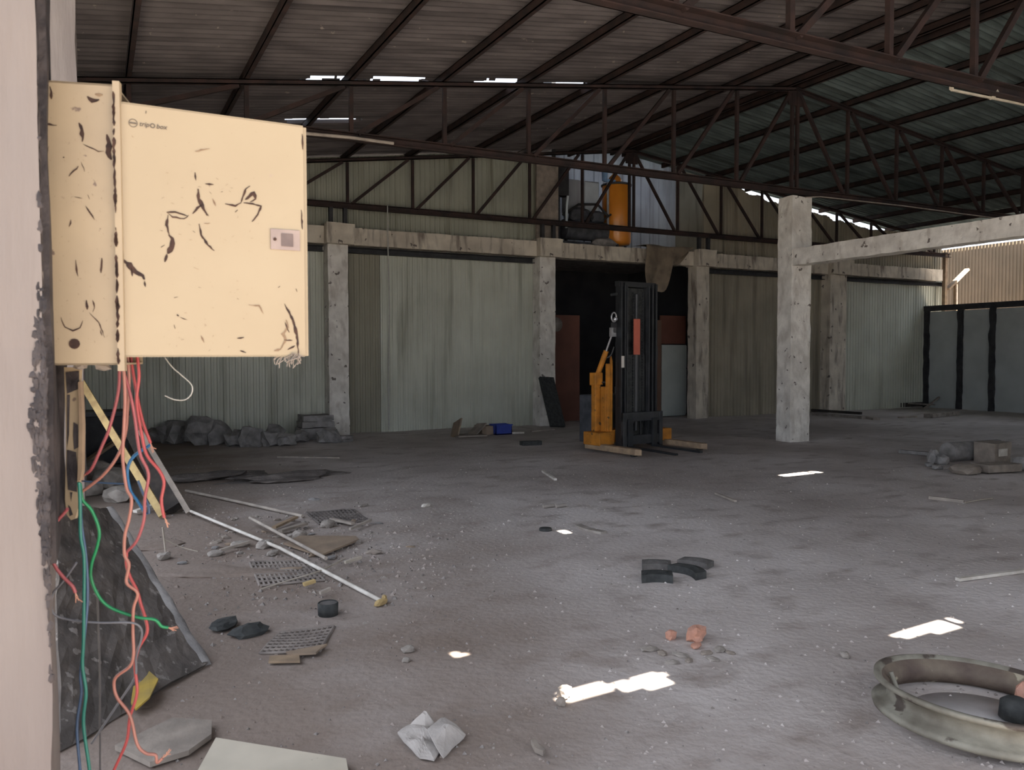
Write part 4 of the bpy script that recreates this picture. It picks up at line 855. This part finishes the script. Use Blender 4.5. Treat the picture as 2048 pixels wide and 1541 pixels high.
rocks([(600, 1074, .13, .10, .07, .3, 'pale lump between the crossing rods and torn cardboard'), (530, 1094, .16, .1, .06, .8, 'crumpled pale lump under the long rod'), (478, 1092, .14, .1, .05, .1, 'pale lump under the upper half of the long rod'), (430, 1110, .12, .08, .04, .1, 'flat pale lump left under the long rod'), (328, 1116, .10, .07, .06, .5, 'pale lump at the foot of the dry stalk'),
       (545, 1110, .10, .07, .04, .8, 'small white lump below the crossing of the rods'), (655, 1050, .14, .1, .07, .8, 'pale lump on the front of the dark mesh mat'), (815, 1300, .07, .06, .03, .1, 'small flat stone left of the round sun spot'), (812, 1320, .05, .04, .02, .9, 'smaller pinkish stone below the flat stone'), (1690, 1312, .05, .04, .03, .9, 'small pinkish stone left of the rim')], M['block_l'], 'stone', 'stone')
b = MB(); p = on(332, 1112); b.tube(smooth([p, p+Vector((-.01, 0, .13)), p+Vector((-.02, .0, .23))]), .007, 6); b.tube(smooth([p+Vector((-.01, 0, .14)), p+Vector((.1, 0, .07)), p+Vector((.22, -.05, .03))]), .005, 6); tag(b.build('dry_stalk', M['weed']), 'dry stalk standing up left of the long pale rod', 'stalk')
b = MB(); b.rock(on(500, 1262, .02), (.22, .15, .07), 12, .4, 0, .5, .1); b.rock(on(450, 1250, .02), (.2, .12, .05), 15, .9, 0, .5, .1); tag(b.build('rag', M['rubber']), 'black crumpled rag right of the leaning slab foot', 'rag')
random.seed(77)
for k in range(46):
    x = random.gauss(585, 95); y = random.gauss(1078, 30); sz_ = random.uniform(.025, .07); p = on(x, y, sz_*.15)
    b = MB(); b.rock(p, (sz_*random.uniform(1, 2.6), sz_, sz_*random.uniform(.3, .7)), k, random.random()*3, 0, .5, .4, 1)
    tag(b.build('debris_chip', M[('block_l', 'wood_gr', 'card', 'block')[k % 4]]), 'small dusty chip in the litter around the crossing rods', 'debris chip', 'chips littered around the crossing rods')
# mounds of dirt with debris
for i, (x, y, a_, c_, h, l) in enumerate(((430, 1140, 1.1, .4, .07, 'low dirt mound left of the half buried mesh mat'), (500, 1085, .9, .5, .05, 'low dirt mound under the crossing rods'), (270, 1085, .8, .5, .07, 'low dirt mound beside the leaning slab'))):
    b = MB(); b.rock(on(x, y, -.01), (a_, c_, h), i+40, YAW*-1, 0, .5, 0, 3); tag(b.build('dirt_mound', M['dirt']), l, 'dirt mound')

# crumpled cloth at the bottom
def crumple(cx, cy, pts, hs, seed, m, label, name, cat, mid=None):
    P3 = [on(x, y, .012+h) for (x, y), h in zip(pts, hs)]; c_ = on(cx, cy, mid or .09); n = 24; per = []
    for k in range(n):
        u = k/n*len(P3); i = int(u); per.append(P3[i].lerp(P3[(i+1) % len(P3)], u-i))
    rings = 6; b = MB(); vs = []
    for side in (0, 1):
        for r_ in range(1, rings+1):
            for k in range(n):
                f = r_/rings; p = c_.lerp(per[k], f); z = c_.z+(per[k].z-c_.z)*f**1.4; nz_ = noise.noise(Vector((p.x*11+seed, p.y*11, 0)))*.035*(1.1-f)+abs(noise.noise(Vector((p.x*6, p.y*6+seed, 3))))*.05*(1-f*.7)
                vs.append((p.x, p.y, z+nz_-.006*side))
    vs += [c_+Vector((0, 0, .01)), c_]
    Kk = rings*n; fs = []
    for s_ in (0, 1):
        o_ = s_*Kk
        for r_ in range(rings-1):
            for k in range(n): q = (o_+r_*n+k, o_+r_*n+(k+1) % n, o_+(r_+1)*n+(k+1) % n, o_+(r_+1)*n+k); fs.append(q[::-1] if s_ == 0 else q)
        for k in range(n): q = (2*Kk+s_, o_+(k+1) % n, o_+k); fs.append(q if s_ else q[::-1])
    for k in range(n): a_ = (rings-1)*n; fs.append((a_+k, a_+(k+1) % n, Kk+a_+(k+1) % n, Kk+a_+k))
    b.add(vs, fs); return tag(b.build(name, m), label, cat)
crumple(845, 1490, [(795, 1470), (822, 1452), (855, 1450), (880, 1470), (885, 1500), (868, 1526), (840, 1520), (815, 1495)], [.0]*8, 2, M['cloth'], 'crumpled grey cloth at the bottom, left half of the heap', 'cloth', 'cloth', .03)
crumple(892, 1482, [(855, 1478), (885, 1450), (912, 1462), (933, 1476), (905, 1500), (886, 1522), (866, 1505)], [.03, .03, .02, 0, .0, .0, .03], 7, M['cloth'], 'folded grey cloth at the bottom, right half of the heap', 'cloth', 'cloth', .05)
crumple(850, 1455, [(818, 1460), (838, 1445), (868, 1452), (880, 1462), (850, 1470)], [.0]*5, 9, M['cloth'], 'small grey cloth fold tucked behind the crumpled heap', 'cloth', 'cloth', .05)
poly([(1062, 1488), (1070, 1484), (1078, 1498), (1090, 1505), (1086, 1510), (1070, 1504)], .02, M['wood_gr'], 'twig', 'small curved dark twig right of the grey cloths', 'twig')

# wheel rim (lies slightly tilted)
RC = G(1962, 1438); RR = .40; zz = gz(RC.x, RC.y)
t = thing('wheel_rim', (RC.x, RC.y, zz), 'large dusty wheel rim lying flat at the lower right', 'wheel rim')
b = MB(); b.lathe([(RR-.005, 0.0), (RR+.010, .0), (RR+.016, .018), (RR, .028), (RR-.04, .04), (RR-.048, .062), (RR-.04, .088), (RR-.008, .105), (RR+.012, .115), (RR+.012, .13), (RR-.006, .134), (RR-.02, .118)], (RC.x, RC.y, zz), 72); ob = b.build('outer_barrel', M['rim'], t)
b = MB(); b.lathe([(RR-.02, .118), (RR-.052, .092), (RR-.06, .062), (RR-.052, .034), (RR-.02, .02), (RR-.005, 0)], (RC.x, RC.y, zz), 72); b.build('inner_barrel', M['rim_in'], t)
b = MB(); b.tube([(RC.x-.19, RC.y+.25, zz+.05), (RC.x-.20, RC.y+.28, zz+.12)], .010, 8); b.build('valve_stem', M['rim'], t)
t.matrix_basis = Matrix.Translation((RC.x, RC.y, zz+.012)) @ Matrix.Rotation(math.radians(3.5), 4, Vector((Fv.x, Fv.y, 0))) @ Matrix.Rotation(math.radians(-2), 4, Rv)
b = MB(); b.lathe([(0, .012), (RR-.13, .010), (RR-.13, -.005)], (RC.x, RC.y, zz), 48); tag(b.build('dust_patch', M['dust']), 'pale grey dust settled inside the wheel rim', 'dust', kind='stuff')
q = G(2030, 1410, .06); q.z = zz; b = MB(); b.lathe([(0, .10), (.035, .10), (.055, .085), (.06, .02), (.0, .012)], q, 20); tag(b.build('hub_cap', M['rubber']), 'dark round cap lying inside the wheel rim', 'cap')

# loose gravel over the floor
random.seed(33); b = MB(); import bmesh
tet = [(-1, -.6, 0), (1, -.5, 0), (.1, .9, 0), (0, .1, .9), (.5, .5, .5)]
for k in range(5600):
    if k < 4200: x = random.uniform(300, 2048); y = 712+math.exp(random.uniform(math.log(130), math.log(840))); p = G(x, y)
    else: x = random.gauss(640, 170); y = random.gauss(1110, 60); p = G(x, max(900, min(1530, y)))
    s_ = random.choice((.006, .008, .010, .012, .016, .022))*(.48 if k < 4200 else .85); a_ = random.random()*6.28; ca, sa = math.cos(a_), math.sin(a_)
    if p.x < -.3 or p.x > 20 or p.y > 15: continue
    z = gz(p.x, p.y)
    b.add([(p.x+(vx*ca-vy*sa)*s_, p.y+(vx*sa+vy*ca)*s_, z+vz*s_) for vx, vy, vz in tet], [(0, 1, 3), (1, 4, 3), (1, 2, 4), (2, 3, 4), (2, 0, 3)], random.choice((0, 0, 0, 0, 0, 1, 1, 1, 1, 2)))
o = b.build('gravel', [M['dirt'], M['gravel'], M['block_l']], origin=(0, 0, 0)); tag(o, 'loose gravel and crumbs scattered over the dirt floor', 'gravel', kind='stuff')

# ------------------------------------------------------------------ pallet stacker
base = Vector((7.62, 10.62, 0)); f2 = Vector((-.02, -1)).normalized() if False else Vector((.14, -1.0)).normalized()
fx = Vector((f2.x, f2.y, 0)); fy = Vector((-f2.y, f2.x, 0))      # fx forks direction, fy to its left side
MX = Matrix((fx, fy, Vector((0, 0, 1)))).transposed().to_4x4(); MX.translation = base
def st_(): return MB(MX)
t = thing('pallet_stacker', base, 'yellow walk-behind pallet stacker with tall black mast in front of the doorway', 'pallet stacker')
z0 = gz(base.x, base.y)
for sgn in (-1, 1):
    b = st_(); y = sgn*.335
    b.box((-.03, y-.055, .06), (.10, y-.025, 2.62)); b.box((-.03, y+.025, .06), (.10, y+.055, 2.62)); b.box((.02, y-.055, .06), (.045, y+.055, 2.62)); b.build('mast_rail', M['mast'], t, bevel=.003)
    b = st_(); b.box((.045, sgn*.235-.03, .08), (.10, sgn*.235-.01, 2.58)); b.box((-.02, sgn*.235-.035, .08), (.045, sgn*.235+.02, 2.58)); b.build('inner_rail', M['mast_l'], t, bevel=.002)
for q in (((-.04, -.40, 2.56), (.06, .40, 2.64)), ((-.05, -.38, 1.62), (-.03, .38, 1.70)), ((-.04, -.40, .9), (-.02, .40, 1.0))): b = st_(); b.box(*q); b.build('mast_crossbar', M['mast'], t, bevel=.003)
b = st_(); b.tube([(.02, .0, .3), (.02, .0, 2.05)], .055, 16); b.build('lift_cylinder', M['mast'], t); b = st_(); b.tube([(.02, 0, 2.05), (.02, 0, 2.45)], .03, 12); b.build('piston_rod', M['mast_l'], t)
b = st_()
for y in (-.10, .10):
    for k in range(46): b.box((.06, y-.014, .42+k*.045), (.075, y+.014, .42+k*.045+.03))
b.build('lift_chain', M['mast'], t)
b = st_(); b.box((-.045, -.30, .10), (-.035, .30, 2.55)); b.build('guard_plate', M['rubber'], t)
b = st_(); b.box((.035, -.20, .55), (.045, .16, 1.50)); b.build('cover_plate', M['rubber'], t)
b = st_(); b.box((.075, -.11, 1.50), (.09, .02, 2.06)); b.build('red_cover', M['redlabel'], t)
tag(t.children[-1], 'orange-red cover')
b = st_(); b.box((.088, -.385, 1.30), (.104, -.325, 1.48)); b.build('label_sticker', M['rod'], t)
b = st_(); 
for z_ in (.46, .10): b.box((.11, -.40, z_), (.16, .44, z_+.14))
for y in (-.40, .38): b.box((.11, y, .05), (.17, y+.07, .60))
b.build('fork_carriage', M['mast_l'], t, bevel=.004)
b = st_()
for y in (-.24, -.02, .2): b.box((.12, y, .1), (.14, y+.03, .55))
b.build('carriage_bars', M['mast'], t)
for y in (-.26, .26):
    b = st_(); b.prism([(.16, y-.05, .05), (.16, y+.05, .05), (1.15, y+.03, .03), (1.15, y-.03, .03)], (0, 0, .03)); b.box((.15, y-.05, .05), (.19, y+.05, .5)); b.build('fork', M['mast'], t, bevel=.003)
for sgn in (-1, 1):
    b = st_(); y = sgn*.70; b.prism([(-.32, y-.07, .035), (-.32, y+.07, .035), (.80, y+.06, .03), (.88, y, .03), (.80, y-.06, .03)], (0, 0, .09)); b.build('straddle_leg', M['legwood'], t, bevel=.008)
    b = st_(); b.tube([(.72, y-.045, .045), (.72, y+.045, .045)], .045, 16); b.build('wheel', M['rubber'], t)
    b = st_(); b.prism([(-.34, sgn*.42, .10), (-.02, sgn*.42, .10), (.05, sgn*.78, .10), (-.34, sgn*.78, .10)], (0, 0, .20)); b.build('outrigger_bracket', M['yellow'], t, bevel=.01)
b = st_(); b.box((-.36, -.45, .12), (-.06, .45, .32)); b.build('chassis', M['yellow'], t, bevel=.01)
b = st_(); b.box((-.85, -.44, .08), (-.32, .42, .85)); b.build('battery_box', M['machine'], t, bevel=.02)
b = st_(); b.box((-.34, -.62, .30), (-.24, -.50, 1.15)); b.box((-.36, -.64, 1.02), (-.22, -.48, 1.22)); b.build('side_post', M['yellow'], t, bevel=.01)
b = st_(); b.box((-.22, -.53, .30), (-.10, -.47, 1.0)); b.box((-.14, -.50, .3), (-.08, -.44, 1.36)); b.prism([(-.12, -.44, .30), (-.12, -.40, .30), (-.12, -.40, 1.40), (-.12, -.43, 1.5)], (.04, 0, 0)); b.build('side_panel', M['yellow'], t, bevel=.006)
b = st_(); b.tube([(-.28, -.54, 1.18), (-.12, -.50, 1.56)], .042, 14); b.build('tilt_cylinder', M['yellow'], t)
b = st_(); b.tube([(-.12, -.50, 1.56), (-.03, -.47, 1.80)], .015, 10); b.box((-.05, -.50, 1.78), (.0, -.40, 1.92)); b.build('cylinder_rod', M['chrome'], t)
b = st_(); b.box((-.06, -.46, 1.84), (-.0, -.38, 2.0)); b.build('valve_block', M['steel_dk'], t)
b = st_(); b.tube(smooth([(-.26, -.48, 1.05), (-.18, -.5, 1.07), (-.10, -.47, 1.05)]), .012, 8); b.tube(smooth([(-.10, -.5, 1.45), (-.05, -.46, 1.50), (-.01, -.44, 1.62)]), .012, 8); b.build('hose', M['mast_l'], t)
b = st_(); b.tube([(.03, -.42, 2.44), (.03, -.54, 2.42)], .02, 10); b.build('lever', M['mast_l'], t)
b = st_(); b.tube(smooth([(.02, -.47+.05*math.cos(a), 2.08+.07*math.sin(a)) for a in [k*.52 for k in range(13)]], 2), .012, 8); b.rock((.02, -.44, 2.05), (.06, .06, .06), 1); b.build('shackle', M['chrome'], t)
b = st_(); b.box((.0, .43, 1.42), (.03, .47, 1.64)); b.build('catch', M['mast_l'], t)
for ob in t.children: pass
